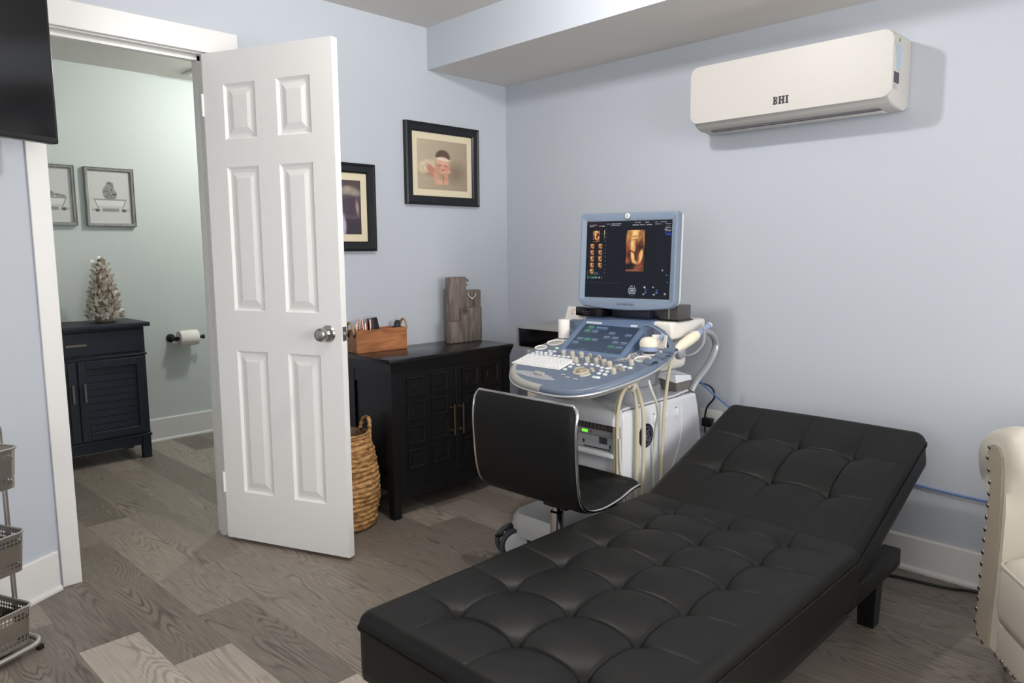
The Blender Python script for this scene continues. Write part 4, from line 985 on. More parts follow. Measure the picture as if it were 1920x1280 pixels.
bm = BM(); box(bm, -0.028, 0.028, -0.008, 0.008, 0, 0.010, 0.002); obj('grip_latch', bm, M['us_grip'], con, (-0.062, -0.158, 0.0), (R(20), 0, R(-9)))
# keyboard
bm = BM(); box(bm, -0.276, -0.010, -0.098, 0.0125, 0.0, 0.004, 0.002, 1); kb = obj('keyboard', bm, M['key'], con)
M['key_gap'] = mat('key_gap', rgb(205, 205, 203), 0.5)
kx0, kx1 = -0.270, -0.015
bm = BM()
for r_, n in enumerate((12, 13, 12, 13, 9)):
    y0 = -0.094 + 0.0207 * r_; wk = (kx1 - kx0) / n
    for k in range(n): box(bm, kx0 + wk * k + 0.0009, kx0 + wk * (k + 1) - 0.0009, y0 + 0.0008, y0 + 0.0199, 0.004, 0.0075, 0.0012, 1)
obj('keys', bm, M['key'], kb, smooth=0)
bm = BM()
for r_, n in enumerate((12, 13, 12, 13, 9)):
    y0 = -0.094 + 0.0207 * r_; wk = (kx1 - kx0) / n
    for k in range(n): box(bm, kx0 + wk * (k + .40), kx0 + wk * (k + .62), y0 + 0.008, y0 + 0.014, 0.0074, 0.0077)
obj('key_letters', bm, M['us_silver'], kb, smooth=0)
# knobs, levers, buttons (positions in the console plane: y divided by cos of the tilt)
def cp(x, ly, h=0.0): return (x, ly / cT, h)
kn = lv = bt = None
for x, y in ((-0.109, 0.053), (-0.060, 0.052), (-0.016, 0.056), (0.002, -0.002), (0.049, 0.014), (0.095, 0.014), (0.136, 0.010), (0.170, 0.000), (0.229, -0.055), (0.244, 0.040)):
    if kn is None:
        bm = BM(); lathe(bm, [(0.0115, 0), (0.0105, 0.001), (0.0100, 0.019), (0.0088, 0.021), (0, 0.0212)], 20); kn = obj('knob', bm, M['knob'], con, cp(x, y))
    else: dup(kn, con, cp(x, y))
for x, y in ((0.028, 0.055), (0.080, 0.048), (0.215, -0.02), (0.246, -0.025)):
    if lv is None:
        bm = BM(); prism(bm, arc(0, 0.010, 0.010, 0, 180, 10) + [(-0.010, 0.0), (0.010, 0.0)], XZ, -0.003, 0.003); lv = obj('toggle', bm, M['knob'], con, cp(x, y))
    else: dup(lv, con, cp(x, y))
bpos = [(0.003, -0.026), (0.032, -0.027), (0.060, -0.012), (0.088, -0.009), (0.120, -0.013), (0.012, -0.053), (0.009, -0.081), (0.148, -0.023), (0.175, -0.026), (0.168, -0.051), (0.196, -0.052), (0.175, -0.077), (0.204, -0.078), (0.186, -0.020), (0.204, 0.020), (0.234, 0.008),
        (-0.257, 0.046), (-0.234, 0.047), (-0.206, 0.047), (-0.204, 0.070), (-0.180, 0.072), (-0.180, 0.049), (-0.262, 0.026), (-0.239, 0.027), (-0.215, 0.028), (-0.191, 0.029), (-0.167, 0.030), (-0.143, 0.031), (-0.119, 0.032), (-0.095, 0.033), (-0.071, 0.034), (-0.042, 0.034)]
for x, y in bpos:
    if bt is None:
        bm = BM(); o = rrect(0.019, 0.013, 0.006, 4); loft(bm, [[(a, b, 0) for a, b in o], [(a, b, 0.003) for a, b in o], [(a * .8, b * .75, 0.0045) for a, b in o]]); bt = obj('button', bm, M['button'], con, cp(x, y))
    else: dup(bt, con, cp(x, y))
    # dark legend in the middle of each cap belongs to the cap
for x, y, w in ((0.188, -0.112, 0.038), (-0.195, 0.108, 0.020), (0.260, 0.006, 0.020)):
    bm = BM(); o = rrect(w, 0.014, 0.0065, 4); loft(bm, [[(a, b, 0) for a, b in o], [(a, b, 0.003) for a, b in o], [(a * .9, b * .75, 0.0045) for a, b in o]]); g = obj('lit_button', bm, M['button'], con, cp(x, y)); g['label'] = 'green lit button'
    bm = BM(); box(bm, -w * 0.32, w * 0.1, -0.003, 0.003, 0.0044, 0.0050); obj('lit_legend', bm, M['button_green'], con, cp(x, y), smooth=0)
# trackball and its bow-shaped keys
bm = BM(); ell = lambda a, b, z, n=32: [(a * math.cos(2 * PI * k / n), b * math.sin(2 * PI * k / n), z) for k in range(n)]
loft(bm, [ell(.036, .031, 0), ell(.036, .031, .004), ell(.032, .027, .006), ell(.024, .021, .004)]); obj('trackball_ring', bm, M['knob'], con, cp(0.093, -0.084))
bm = BM(); bmesh.ops.create_uvsphere(bm, u_segments=24, v_segments=14, radius=0.021); bmesh.ops.scale(bm, vec=(1, 1, 0.7), verts=bm.verts); obj('trackball', bm, M['trackball'], con, cp(0.093, -0.084, 0.002))
for a0, a1 in ((20, 72), (108, 160), (-62, -8)):
    bm = BM(); lo = []
    for k in range(9):
        a = R(a0 + (a1 - a0) * k / 8); w_ = 0.0075 * (1 if 0 < k < 8 else 0.6); ex, ey = math.cos(a), math.sin(a)
        lo.append([((0.050 + q) * ex, (0.043 + q) * ey, z) for q, z in ((-w_, 0), (-w_ * .8, .005), (w_ * .8, .005), (w_, 0))])
    loft(bm, lo); obj('bow_key', bm, M['knob'], con, cp(0.093, -0.084))
for x, y in ((0.040, -0.128), (0.075, -0.145), (0.118, -0.150)):
    bm = BM(); box(bm, -0.010, 0.010, -0.0035, 0.0035, 0, 0.003, 0.001, 1); obj('small_key', bm, M['knob'], con, cp(x, y))
# gain sliders
for k in range(8):
    y = 0.060 + 0.0105 * k; x0 = 0.150 + 0.0015 * k
    bm = BM(); box(bm, x0, x0 + 0.052, y / cT - 0.0018, y / cT + 0.0018, 0.0, 0.002); sl = obj('slider_track', bm, M['slider'], con, smooth=0)
    xx = x0 + 0.036 + 0.010 * math.sin(k * 0.9)
    bm = BM(); box(bm, xx - 0.006, xx + 0.006, y / cT - 0.004, y / cT + 0.004, 0.002, 0.009, 0.0015, 1); obj('slider_cap', bm, M['knob'], sl)
# gel and probe cups
def cup(x, ly, a, b, gap=None):
    bm = BM(); n = 36
    loft(bm, [ell(a, b, 0.0005, n), ell(a, b, 0.005, n), ell(a * .9, b * .9, 0.006, n), ell(a * .84, b * .84, 0.004, n), ell(a * .8, b * .8, 0.0012, n)], True, True)
    o = obj('cup_rim', bm, M['us_cream'], con, cp(x, ly)); 
    bm = BM(); loft(bm, [ell(a * .8, b * .8, 0.0015, n), ell(a * .78, b * .78, 0.0018, n)]); obj('cup_well', bm, M['us_grip'], o)
for x, y, a, b in ((-0.253, 0.165, 0.043, 0.035), (-0.278, 0.095, 0.030, 0.026), (-0.225, 0.222, 0.034, 0.028), (0.254, 0.098, 0.036, 0.030), (0.250, 0.168, 0.044, 0.034)): cup(x, y, a, b)
for x, y, rz in ((0.306, 0.075, -20), (0.316, 0.145, -10), (0.312, 0.205, 0)):
    bm = BM(); lo = []
    for k in range(9):
        a = R(180 * k / 8); lo.append([(dx, 0.020 * math.cos(a), 0.014 * math.sin(a) + dz) for dx, dz in ((-0.026, 0), (0.024, 0), (0.024, -0.004), (-0.026, -0.004))])
    loft(bm, lo); obj('cable_guide', bm, M['us_blue'], con, cp(x, y), (0, 0, R(rz)))
# touch-panel hood (world-upright pieces, children of the machine)
M['touch_bezel'] = mat('touch_bezel_blue', rgb(104, 124, 154), 0.35, spec=0.45)
bm = BM(); sec = [(0.074, 0.826), (0.262, 0.953), (0.290, 0.968), (0.45, 0.968), (0.45, 0.90), (0.26, 0.86), (0.20, 0.846), (0.09, 0.822)]
prism(bm, sec, YZ, -0.172, 0.172)
th_ = obj('touch_panel', bm, M['touch_bezel'], us, smooth=30)
slope = math.atan2(0.953 - 0.826, 0.262 - 0.074)
def touch_ui(Uu, V):
    img = np.zeros(Uu.shape + (3,)); img[:] = (58, 72, 92); img += ((V - .5) * -18)[..., None]
    def btn(x0, y0, w, h, c):
        m = ((Uu > x0) & (Uu < x0 + w) & (V > y0) & (V < y0 + h)) * 1.0
        img[:] = over(img, m * 0.85, c); top = ((Uu > x0 + .01) & (Uu < x0 + w - .01) & (V > y0 + h * .55) & (V < y0 + h * .85)) * 1.0; img[:] = over(img, top * .6, tuple(min(255, q + 60) for q in c))
    g, b_ = (70, 120, 100), (92, 110, 136)
    for x, y, c in ((0.09, 0.83, g), (0.24, 0.83, b_), (0.34, 0.83, b_), (0.07, 0.68, g), (0.22, 0.68, b_), (0.54, 0.66, b_), (0.84, 0.64, b_), (0.50, 0.50, b_), (0.65, 0.50, b_), (0.05, 0.36, b_), (0.19, 0.36, (64, 136, 100)), (0.33, 0.36, b_), (0.03, 0.20, b_), (0.72, 0.34, b_), (0.86, 0.34, b_), (0.70, 0.17, g), (0.84, 0.17, b_)): btn(x, y, 0.12, 0.115, c)
    tx = ((V > 0.02) & (V < 0.05) & (noise2(Uu, V, 60, 3) > .5) & ((Uu > .2) & (Uu < .42) | (Uu > .7) & (Uu < .78))) * 1.0
    return over(img, tx * .6, (150, 165, 190))
ty, tz = 0.172, 0.8915
nv = Vector((0, -math.sin(slope), math.cos(slope)))
pc = Vector((0.0, ty, tz)) + nv * 0.0016
paint('touch_screen', 0.285, 0.168, 110, 80, touch_ui, M['touch'], th_, pc, (-(PI / 2 - slope), 0, 0))
# name plates on the hood
for nm, x, w in (('name_plate', -0.105, 0.085), ('name_plate', 0.105, 0.034)):
    bm = BM(); o = rrect(w, 0.011, 0.005, 4); loft(bm, [[(a, b, 0) for a, b in o], [(a, b, 0.0015) for a, b in o]])
    q = Vector((x, ty, tz)) + nv * 0.0005 + Vector((0, math.cos(slope), math.sin(slope))) * 0.097
    pl_ = obj(nm, bm, M['key'], th_, q, (slope, 0, 0))
    bm = BM()
    for k in range(int(w / 0.0056) - 2): box(bm, -w / 2 + 0.008 + k * 0.0056, -w / 2 + 0.0118 + k * 0.0056, -0.0018, 0.0018, 0.0014, 0.0018)
    obj('plate_lettering', bm, M['us_grey'], pl_, smooth=0)
# speaker wings either side of the touch panel
for s in (-1, 1):
    wing = [(0.172, 0.845), (0.172, 0.957), (0.205, 0.955), (0.250, 0.935), (0.285, 0.900), (0.304, 0.862), (0.306, 0.845)]
    if s < 0: wing = [(0.172, 0.855), (0.172, 0.957), (0.205, 0.956), (0.232, 0.942), (0.238, 0.90), (0.238, 0.855)]
    bm = BM(); prism(bm, [(s * x, z) for x, z in wing], XZ, 0.225, 0.262)
    wg = obj('speaker_wing', bm, M['us_blue'], us)
    bm = BM(); pth = [(s * x, 0.2245, z) for x, z in wing[1:]]; tube(bm, cr_path(pth, 6), 0.003, 6); obj('wing_trim', bm, M['us_bluelight'], wg)
    bm = BM()
    for i, rr in enumerate((0.0, 0.007, 0.014)):
        for k in range((1, 6, 11)[i]):
            a = 2 * PI * k / (1, 6, 11)[i]; lathe(bm, [(0, 0), (0.0019, 0), (0.0019, 0.001), (0, 0.001)], 8, (s * 0.206 + rr * math.cos(a), 0.2249, 0.932 + rr * math.sin(a)), Matrix.Rotation(R(90), 3, 'X'))
    obj('speaker_holes', bm, M['black_plastic'], wg, smooth=0)

# ------------------------------------------------------------------ monitor
mon_e = bpy.data.objects.new('monitor', None); C.objects.link(mon_e); mon_e.parent = us
mon_e.location = (0.046, 0.275, 1.222); mon_e.rotation_euler = Euler((R(-3.5), 0, R(8.6)))
SW, SH = 0.392, 0.322
def mrect(w, zb, zt, rb, rtp, bulge, n=8):
    """outline with a bowed bottom edge, large lower corners"""
    pts = []
    hw = w / 2
    for k in range(13):
        t = k / 12; x = -hw + rb + (w - 2 * rb) * t; pts.append((x, zb - bulge * (1 - (2 * t - 1) ** 2)))
    pts += arc(hw - rb, zb + rb, rb, -90, 0, n)[1:]
    pts += arc(hw - rtp - 0.002, zt - rtp, rtp, 0, 90, 5)
    pts += arc(-hw + rtp + 0.002, zt - rtp, rtp, 90, 180, 5)
    pts += arc(-hw + rb, zb + rb, rb, 180, 270, n)[:-1]
    return pts
o1 = mrect(0.455, -0.202, 0.198, 0.038, 0.012, 0.012)
def sc2(pts, d): 
    return [(x - math.copysign(min(d, abs(x)), x), z - (d if z > 0 else -d)) for x, z in pts]
bm = BM()
inn = []
for x, z in o1:   # matching inner opening, pulled to the screen rectangle
    inn.append((max(-SW / 2 - 0.002, min(SW / 2 + 0.002, x * 0.9)), max(-SH / 2 - 0.002, min(SH / 2 + 0.002, z * (0.90 if z > 0 else 0.90)))))
loft(bm, [[(x * .96, 0.055, z * .96) for x, z in o1], [(x, 0.035, z) for x, z in o1], [(x, 0.006, z) for x, z in o1], [(x * 0.985, -0.004, z * 0.985) for x, z in o1], [(x * 0.965, -0.006, z * 0.965) for x, z in o1], [(x * 1.004, 0.0015, z * 1.004) for x, z in inn], [(x, 0.004, z) for x, z in inn]], True, False)
bz = obj('bezel', bm, M['us_bluelight'], mon_e, smooth=40)
bm = BM(); loft(bm, [[(x * .985, 0.034, z * .985) for x, z in o1], [(x * .985, 0.060, z * .98) for x, z in o1], [(x * .80, 0.085, z * .8) for x, z in o1]]); obj('rear_shell', bm, M['us_cream'], mon_e)
def fetus(u, v):
    """golden surface rendering: face at the top, crossed forearms, dark folds"""
    n = noise2(u, v, 16, 8); n2 = noise2(u, v, 40, 12)
    img = np.zeros(u.shape + (3,)); img[:] = (84, 46, 28); img = img + ((n - .5) * 50)[..., None] * np.array([1.1, .8, .5])
    def g(m, c): nonlocal img; img = over(img, m, c)
    g(blob(u, v, 0.12, 0.72, 0.10, 0.22, 4, 0.3), (168, 110, 62)); g(blob(u, v, 0.90, 0.80, 0.07, 0.20, 0, 0.4), (176, 118, 66))
    g(blob(u, v, 0.47, 0.93, 0.34, 0.24, 0, 0.25), (226, 172, 104)); g(blob(u, v, 0.46, 0.92, 0.10, 0.08, 0, 0.5), (246, 202, 136))
    g(blob(u, v, 0.46, 0.845, 0.12, 0.012, 4, 0.5) * .9, (132, 76, 40)); g(blob(u, v, 0.45, 0.80, 0.09, 0.020, 0, 0.5) * .8, (236, 180, 112)); g(blob(u, v, 0.46, 0.765, 0.10, 0.012, 0, 0.5), (120, 66, 36))
    g(blob(u, v, 0.24, 0.90, 0.07, 0.10, 0, .5) * .7, (150, 92, 50)); g(blob(u, v, 0.70, 0.90, 0.06, 0.12, -20, .5) * .8, (128, 76, 42))
    g(blob(u, v, 0.36, 0.60, 0.17, 0.16, -12, 0.25), (220, 164, 98)); g(blob(u, v, 0.34, 0.66, 0.06, 0.08, 0, 0.5), (244, 198, 132))
    g(blob(u, v, 0.74, 0.62, 0.16, 0.10, 30, 0.5), (92, 50, 32)); g(blob(u, v, 0.76, 0.58, 0.10, 0.05, 0, 0.6), (50, 26, 24))
    g(blob(u, v, 0.10, 0.50, 0.10, 0.20, 0, 0.4), (140, 70, 44)); g(blob(u, v, 0.14, 0.36, 0.14, 0.12, 0, 0.4), (110, 52, 38))
    g(blob(u, v, 0.38, 0.36, 0.085, 0.19, 22, 0.2), (224, 166, 98)); g(blob(u, v, 0.37, 0.40, 0.03, 0.14, 22, 0.6), (248, 204, 138))
    g(blob(u, v, 0.76, 0.36, 0.10, 0.19, -28, 0.2), (218, 158, 92)); g(blob(u, v, 0.79, 0.38, 0.03, 0.13, -28, 0.6), (246, 200, 132))
    g(blob(u, v, 0.56, 0.40, 0.05, 0.15, 0, 0.6), (86, 44, 30)); g(blob(u, v, 0.53, 0.22, 0.13, 0.045, -8, 0.25), (224, 164, 96)); g(blob(u, v, 0.62, 0.27, 0.02, 0.09, -35, 0.5), (110, 60, 34)); g(blob(u, v, 0.68, 0.27, 0.012, 0.08, -35, 0.5), (120, 66, 38))
    g(blob(u, v, 0.34, 0.485, 0.15, 0.022, -14, 0.5) * .9, (104, 54, 32)); g(blob(u, v, 0.24, 0.62, 0.022, 0.16, 8, 0.6) * .8, (104, 58, 34)); g(blob(u, v, 0.55, 0.70, 0.05, 0.10, -30, .6) * .8, (112, 62, 36)); g(blob(u, v, 0.58, 0.52, 0.06, 0.06, 0, .6), (78, 40, 28)); g(blob(u, v, 0.20, 0.42, 0.05, 0.09, 0, .6), (66, 30, 26))
    g(blob(u, v, 0.22, 0.12, 0.28, 0.08, 4, 0.4), (24, 16, 16)); g(blob(u, v, 0.70, 0.12, 0.22, 0.07, 10, 0.4), (132, 74, 48)); g(blob(u, v, 0.42, 0.03, 0.40, 0.022, 0, 0.4), (150, 92, 64))
    g(blob(u, v, 0.12, 0.26, 0.08, 0.06, 0, 0.5), (154, 84, 56))
    out_ = np.maximum(0, 1 - np.clip((np.abs(u - 0.49) - 0.44 - 0.05 * (noise2(u, v, 7, 5) - .5)) / 0.04, 0, 1))
    return (img + ((n2 - .5) * 26)[..., None]) * out_[..., None]
def screen_ui(u, v):
    img = np.zeros(u.shape + (3,)); img[:] = (14, 16, 24)
    def rect(x0, y0, x1, y1): return ((u >= x0) & (u < x1) & (v >= y0) & (v < y1)) * 1.0
    def put(x0, y0, x1, y1):
        nonlocal img
        m = rect(x0, y0, x1, y1); f = fetus(np.clip((u - x0) / (x1 - x0), 0, .999), np.clip((v - y0) / (y1 - y0), 0, .999)); img = img * (1 - m[..., None]) + f * m[..., None]
    def text(x0, y0, x1, h, c, seed, a=.8):
        nonlocal img
        r = np.random.RandomState(seed); nn = 400; pat = r.rand(nn) > 0.34; gap = r.rand(nn) > 0.14
        k = np.clip((u * 300).astype(int), 0, nn - 1); kk = np.clip((u * 50).astype(int), 0, nn - 1)
        img = over(img, rect(x0, y0, x1, y0 + h) * pat[k] * gap[kk] * a, c)
    img = over(img, rect(0, 0.925, 1, 1), (20, 22, 30)); img = over(img, rect(0.0, 0.93, 0.22, 0.985) * .8, (44, 20, 26))
    w = (205, 208, 218)
    for args in ((0.03, 0.955, 0.12, 0.011, w, 1), (0.03, 0.938, 0.09, 0.011, w, 2), (0.15, 0.938, 0.22, 0.011, w, 3), (0.24, 0.966, 0.28, 0.011, w, 4), (0.29, 0.966, 0.42, 0.011, w, 5), (0.29, 0.942, 0.41, 0.011, w, 6), (0.57, 0.972, 0.65, 0.011, w, 7), (0.69, 0.972, 0.74, 0.011, w, 8), (0.79, 0.975, 0.94, 0.011, w, 9), (0.55, 0.944, 0.68, 0.011, w, 10), (0.69, 0.944, 0.78, 0.011, w, 11), (0.81, 0.948, 0.89, 0.011, w, 12), (0.92, 0.950, 0.99, 0.011, w, 13)): text(*args)
    for k in range(6): text(0.935 - 0.012 * k % 0.03, 0.918 - 0.019 * k, 0.99, 0.010, w if k < 4 else (74, 84, 230), 20 + k)
    text(0.915, 0.812, 0.99, 0.010, (70, 80, 235), 31)
    put(0.475, 0.345, 0.715, 0.885)
    put(0.070, 0.735, 0.165, 0.885)
    for r in range(5):
        for c in range(2):
            if r == 4 and c: continue
            x0, y0 = 0.038 + 0.100 * c, 0.640 - 0.085 * r; put(x0 + 0.005, y0, x0 + 0.060, y0 + 0.070)
    def border(x0, y0, x1, y1, c, t=.005):
        nonlocal img
        img = over(img, np.clip(rect(x0, y0, x1, y1) - rect(x0 + t, y0 + t, x1 - t, y1 - t), 0, 1) * .8, c)
    border(0.015, 0.270, 0.112, 0.345, (50, 130, 80)); text(0.015, 0.245, 0.108, 0.020, (70, 160, 140), 40); text(0.11, 0.300, 0.18, 0.03, (110, 140, 180), 41, .6); text(0.115, 0.250, 0.205, 0.020, (215, 215, 220), 42)
    for r in range(5): border(0.015, 0.632 - 0.085 * r, 0.215, 0.715 - 0.085 * r, (44, 48, 60), .003)
    img = over(img, rect(0.212, 0.735, 0.222, 0.890), (0, 0, 0)); bar = rect(0.212, 0.735, 0.222, 0.890)[..., None]; img = img * (1 - bar) + bar * (np.array([245., 214., 170.]) * np.clip((v - .72) / .17, 0, 1)[..., None])
    for k in range(12):
        img = over(img, blob(u, v, 0.236, 0.90 - 0.052 * k, 0.0035, 0.004, 0, .3), (190, 192, 200))
    img = over(img, rect(0.0, 0.19, 0.43, 0.193) + rect(0.428, 0.10, 0.431, 0.193), (52, 56, 68))
    # round pointer icon and function glyphs
    d = np.sqrt(((u - .575) / .028) ** 2 + ((v - .095) / .034) ** 2); img = over(img, (np.abs(d - 1) < .12) * .9, (200, 204, 212)); img = over(img, (np.abs(d - 1.55) < .13) * (np.abs(u - .575) > .022) * .8, (180, 186, 198)); img = over(img, (d < .55) * .9, (168, 172, 182))
    text(0.555, 0.150, 0.605, 0.014, w, 50); text(0.55, 0.055, 0.61, 0.010, (150, 160, 176), 51); img = over(img, rect(.568, .028, .582, .038), (70, 150, 90))
    for x, y, c in ((0.72, 0.145, w), (0.735, 0.115, (98, 116, 200)), (0.735, 0.080, (98, 116, 200)), (0.71, 0.055, (120, 150, 140)), (0.82, 0.145, w), (0.86, 0.115, (98, 116, 200)), (0.86, 0.080, (98, 116, 200)), (0.83, 0.050, w), (0.955, 0.065, w)): img = over(img, blob(u, v, x, y, 0.012, 0.013, 0, .3) * (noise2(u, v, 90, 6) > .32), c)
    for x, y, r in ((0.915, 0.365, 0.009), (0.965, 0.305, 0.005), (0.975, 0.215, 0.005)): img = over(img, blob(u, v, x, y, r, r * 1.1, 0, .4) * .9, (196, 206, 226))
    return img
paint('screen', SW, SH, 240, 196, screen_ui, M['screen'], mon_e, (0, 0.0035, 0))
bm = BM(); lathe(bm, [(0, 0), (0.0112, 0), (0.0115, 0.0008), (0.0105, 0.0016), (0, 0.0016)], 24, (0, 0, 0), Matrix.Rotation(R(90), 3, 'X')); lg = obj('round_logo', bm, M['button'], mon_e, (0.0, -0.0055, 0.182))
bm = BM()
def lsc(p): tube(bm, cr_path([(a * 0.0085, -0.0018, b * 0.0085) for a, b in p], 6), 0.0006, 5)
lsc([(-0.1, 0.7), (-0.7, 0.5), (-0.5, -0.2), (-0.1, 0.4), (-0.2, -0.7), (-0.6, -0.5)]); lsc([(0.7, 0.6), (0.3, 0.8), (0.3, 0.3), (0.55, 0.1), (0.1, -0.2), (0.3, -0.75), (0.8, -0.3)])
obj('logo_script', bm, M['us_darkgrey'], lg)
for k in range(3):
    bm = BM(); box(bm, -0.011, 0.011, -0.002, 0.002, -0.0035, 0.0035, 0.001, 1); obj('menu_button', bm, M['us_blue'], mon_e, (-0.045 + 0.028 * k + 0.02, -0.0055, -0.187))
# post under the monitor
bm = BM(); box(bm, -0.070, 0.125, 0.33, 0.43, 0.9682, 1.015, 0.008); box(bm, 0.01, 0.09, 0.365, 0.42, 0.98, 1.20, 0.012); obj('monitor_post', bm, mat('post_navy', rgb(34, 36, 54), 0.4), us)
M['loudspeaker'] = mat('loudspeaker_grey', rgb(74, 70, 68), 0.35, coat=0.2)

# ------------------------------------------------------------------ things standing on or held by the machine
bm = BM(); box(bm, -0.078, 0.078, -0.06, 0.06, 0, 0.040, 0.005, 2)
o = obj('media_box', bm, M['gloss_black'], None, U(-0.165, 0.350, 0.9685), (0, 0, R(-92))); tag(o, 'flat black media box under the left half of the monitor', 'media box')
bm = BM()
for k in range(3): box(bm, -0.035 + 0.016 * k, -0.027 + 0.016 * k, -0.0612, -0.0598, 0.018, 0.024)
obj('front_icons', bm, mat('icon_grey', rgb(78, 78, 80), 0.5), o, smooth=0)
sp = thing('desk_speaker', 'dark grey desk speaker behind the right corner of the monitor', 'speaker', U(0.215, 0.395, 0.967), R(-90))
bm = BM(); box(bm, -0.050, 0.045, -0.05, 0.05, 0, 0.066, 0.006, 2); obj('speaker_body', bm, M['loudspeaker'], sp)
bm = BM(); box(bm, -0.056, 0.051, -0.055, 0.056, 0, 0.006, 0.002, 1); obj('speaker_base', bm, M['black_plastic'], sp)
bm = BM(); box(bm, -0.002, 0.002, -0.0515, -0.049, 0.008, 0.06); obj('chrome_strip', bm, M['chrome'], sp)
cd_ = thing('card', 'white card standing behind the left edge of the console', 'card', U(-0.305, 0.36, 0.894), R(-92))
bm = BM(); q = R(12); loft(bm, [[(-0.075, -0.0008, 0), (0.10, -0.0008, 0), (0.10, 0.0008, 0), (-0.075, 0.0008, 0)], [(-0.060, 0.022, 0.105), (0.10, 0.022, 0.105), (0.10, 0.0236, 0.105), (-0.060, 0.0236, 0.105)]]); obj('sheet', bm, M['paper'], cd_, smooth=0)
bm = BM(); tube(bm, [(-0.02 + 0.010 * math.cos(R(a)), 0.0165 + 0.21 * 0.010 * math.sin(R(a)), 0.080 + 0.010 * math.sin(R(a))) for a in range(60, 301, 20)], 0.0013, 6); obj('crescent_logo', bm, M['toy_red'], cd_)
bm = BM(); 
for k in range(4): box(bm, -0.004 + 0.009 * k, 0.002 + 0.009 * k, 0.0145, 0.0165, 0.076, 0.082)
obj('print_line', bm, M['us_grey'], cd_, smooth=0)
# paper roll in the left cup
bm = BM(); lathe(bm, [(0.0065, 0), (0.027, 0), (0.028, 0.003), (0.028, 0.080), (0.026, 0.083), (0.0065, 0.083), (0.0065, 0)], 28, cap=False)
o = obj('paper_roll', bm, M['paper'], None, U(-0.250, 0.222, 0.872)); tag(o, 'white thermal paper roll standing in the console cup', 'paper roll')
# ultrasound probe with a domed head in the right cup
pr = thing('ultrasound_probe', 'domed white and blue ultrasound probe in the right console cup', 'ultrasound probe', U(0.240, 0.160, 0.862), R(-90))
bm = BM(); e_ = lambda a, b, z: [(a * math.cos(2 * PI * k / 28), b * math.sin(2 * PI * k / 28), z) for k in range(28)]
loft(bm, [e_(.033, .027, 0.0), e_(.037, .031, .004), e_(.038, .032, .020)]); obj('probe_collar', bm, M['probe_blue'], pr)
bm = BM(); loft(bm, [e_(.038, .032, .020), e_(.0385, .0325, .028), e_(.036, .031, .040), e_(.029, .026, .050), e_(.017, .016, .056), e_(.004, .004, .058)]); obj('probe_dome', bm, M['probe_cream'], pr)
bm = BM(); box(bm, -0.008, 0.008, 0.004, 0.020, 0.052, 0.078, 0.003); obj('probe_tab', bm, M['probe_blue'], pr, (0.008, 0.022, 0.0), (R(-20), R(18), 0))
hold = thing('probe_holder', 'cream open probe holder behind the domed probe', 'holder', U(0.264, 0.200, 0.868), R(-90))
bm = BM(); lo = []
for k in range(15):
    a = R(-5 + 190 * k / 14); ca_, sa_ = math.cos(a), math.sin(a)
    lo.append([(0.030 * ca_, 0.018 * sa_, 0), (0.025 * ca_, 0.014 * sa_, 0), (0.029 * ca_, 0.017 * sa_, 0.054), (0.035 * ca_, 0.023 * sa_, 0.056)])
loft(bm, lo); obj('holder_wall', bm, M['us_cream'], hold)
# wand probe lying in the side holder, its cable dropping to the floor
wd = thing('wand_probe', 'long cream wand probe with a blue tip resting in the side holder', 'ultrasound probe', U(0.30, 0.40, 0.90), 0)
A_, B_ = U(0.290, 0.278, 0.858), U(0.305, 0.525, 0.944)
ax = (B_ - A_).normalized()
def wpt(t): return A_ + (B_ - A_) * t - wd.location
bm = BM(); tube(bm, [wpt(t) for t in (0.0, 0.06, 0.2, 0.40, 0.55, 0.60)], 1, 16, rfn=lambda t: (0.011, 0.016, 0.021, 0.023, 0.022, 0.018)[int(round(t * 5))]); obj('wand_body', bm, M['probe_cream'], wd, smooth=60)
bm = BM(); tube(bm, [wpt(t) for t in (0.595, 0.66, 0.80, 0.95, 0.975)], 1, 16, rfn=lambda t: (0.018, 0.0135, 0.0115, 0.0115, 0.011)[int(round(t * 4))]); obj('wand_shaft', bm, M['probe_blue'], wd, smooth=60)
bm = BM(); tube(bm, [wpt(t) for t in (0.972, 0.99, 1.01)], 1, 16, rfn=lambda t: (0.0125, 0.0125, 0.008)[int(round(t * 2))]); obj('wand_tip', bm, M['key'], wd, smooth=60)
bm = BM(); pts = [U(0.290, 0.282, 0.858), U(0.287, 0.262, 0.832), U(0.280, 0.250, 0.78), U(0.272, 0.245, 0.70), U(0.262, 0.245, 0.60), U(0.258, 0.245, 0.45), U(0.262, 0.232, 0.32), U(0.278, 0.205, 0.20), U(0.28, 0.17, 0.10), U(0.272, 0.10, 0.04), U(0.265, 0.0, 0.012)]
tube(bm, cr_path([p - wd.location for p in pts], 8), 0.0072, 10); obj('probe_cable', bm, M['cable_cream'], wd, smooth=60)
bm = BM(); box(bm, -0.016, 0.016, -0.022, 0.022, -0.020, 0.020, 0.010, 3); sh_ = obj('wand_holder', bm, M['us_grey'], us, (0.296, 0.305, 0.842), (R(18), 0, 0))
bm = BM(); tube(bm, cr_path([(0.312, 0.30, 0.835), (0.325, 0.36, 0.838), (0.325, 0.43, 0.868), (0.318, 0.455, 0.91), (0.312, 0.452, 0.935)], 8), 0.006, 8, flat=0.5); obj('holder_arm', bm, M['us_grey'], us)
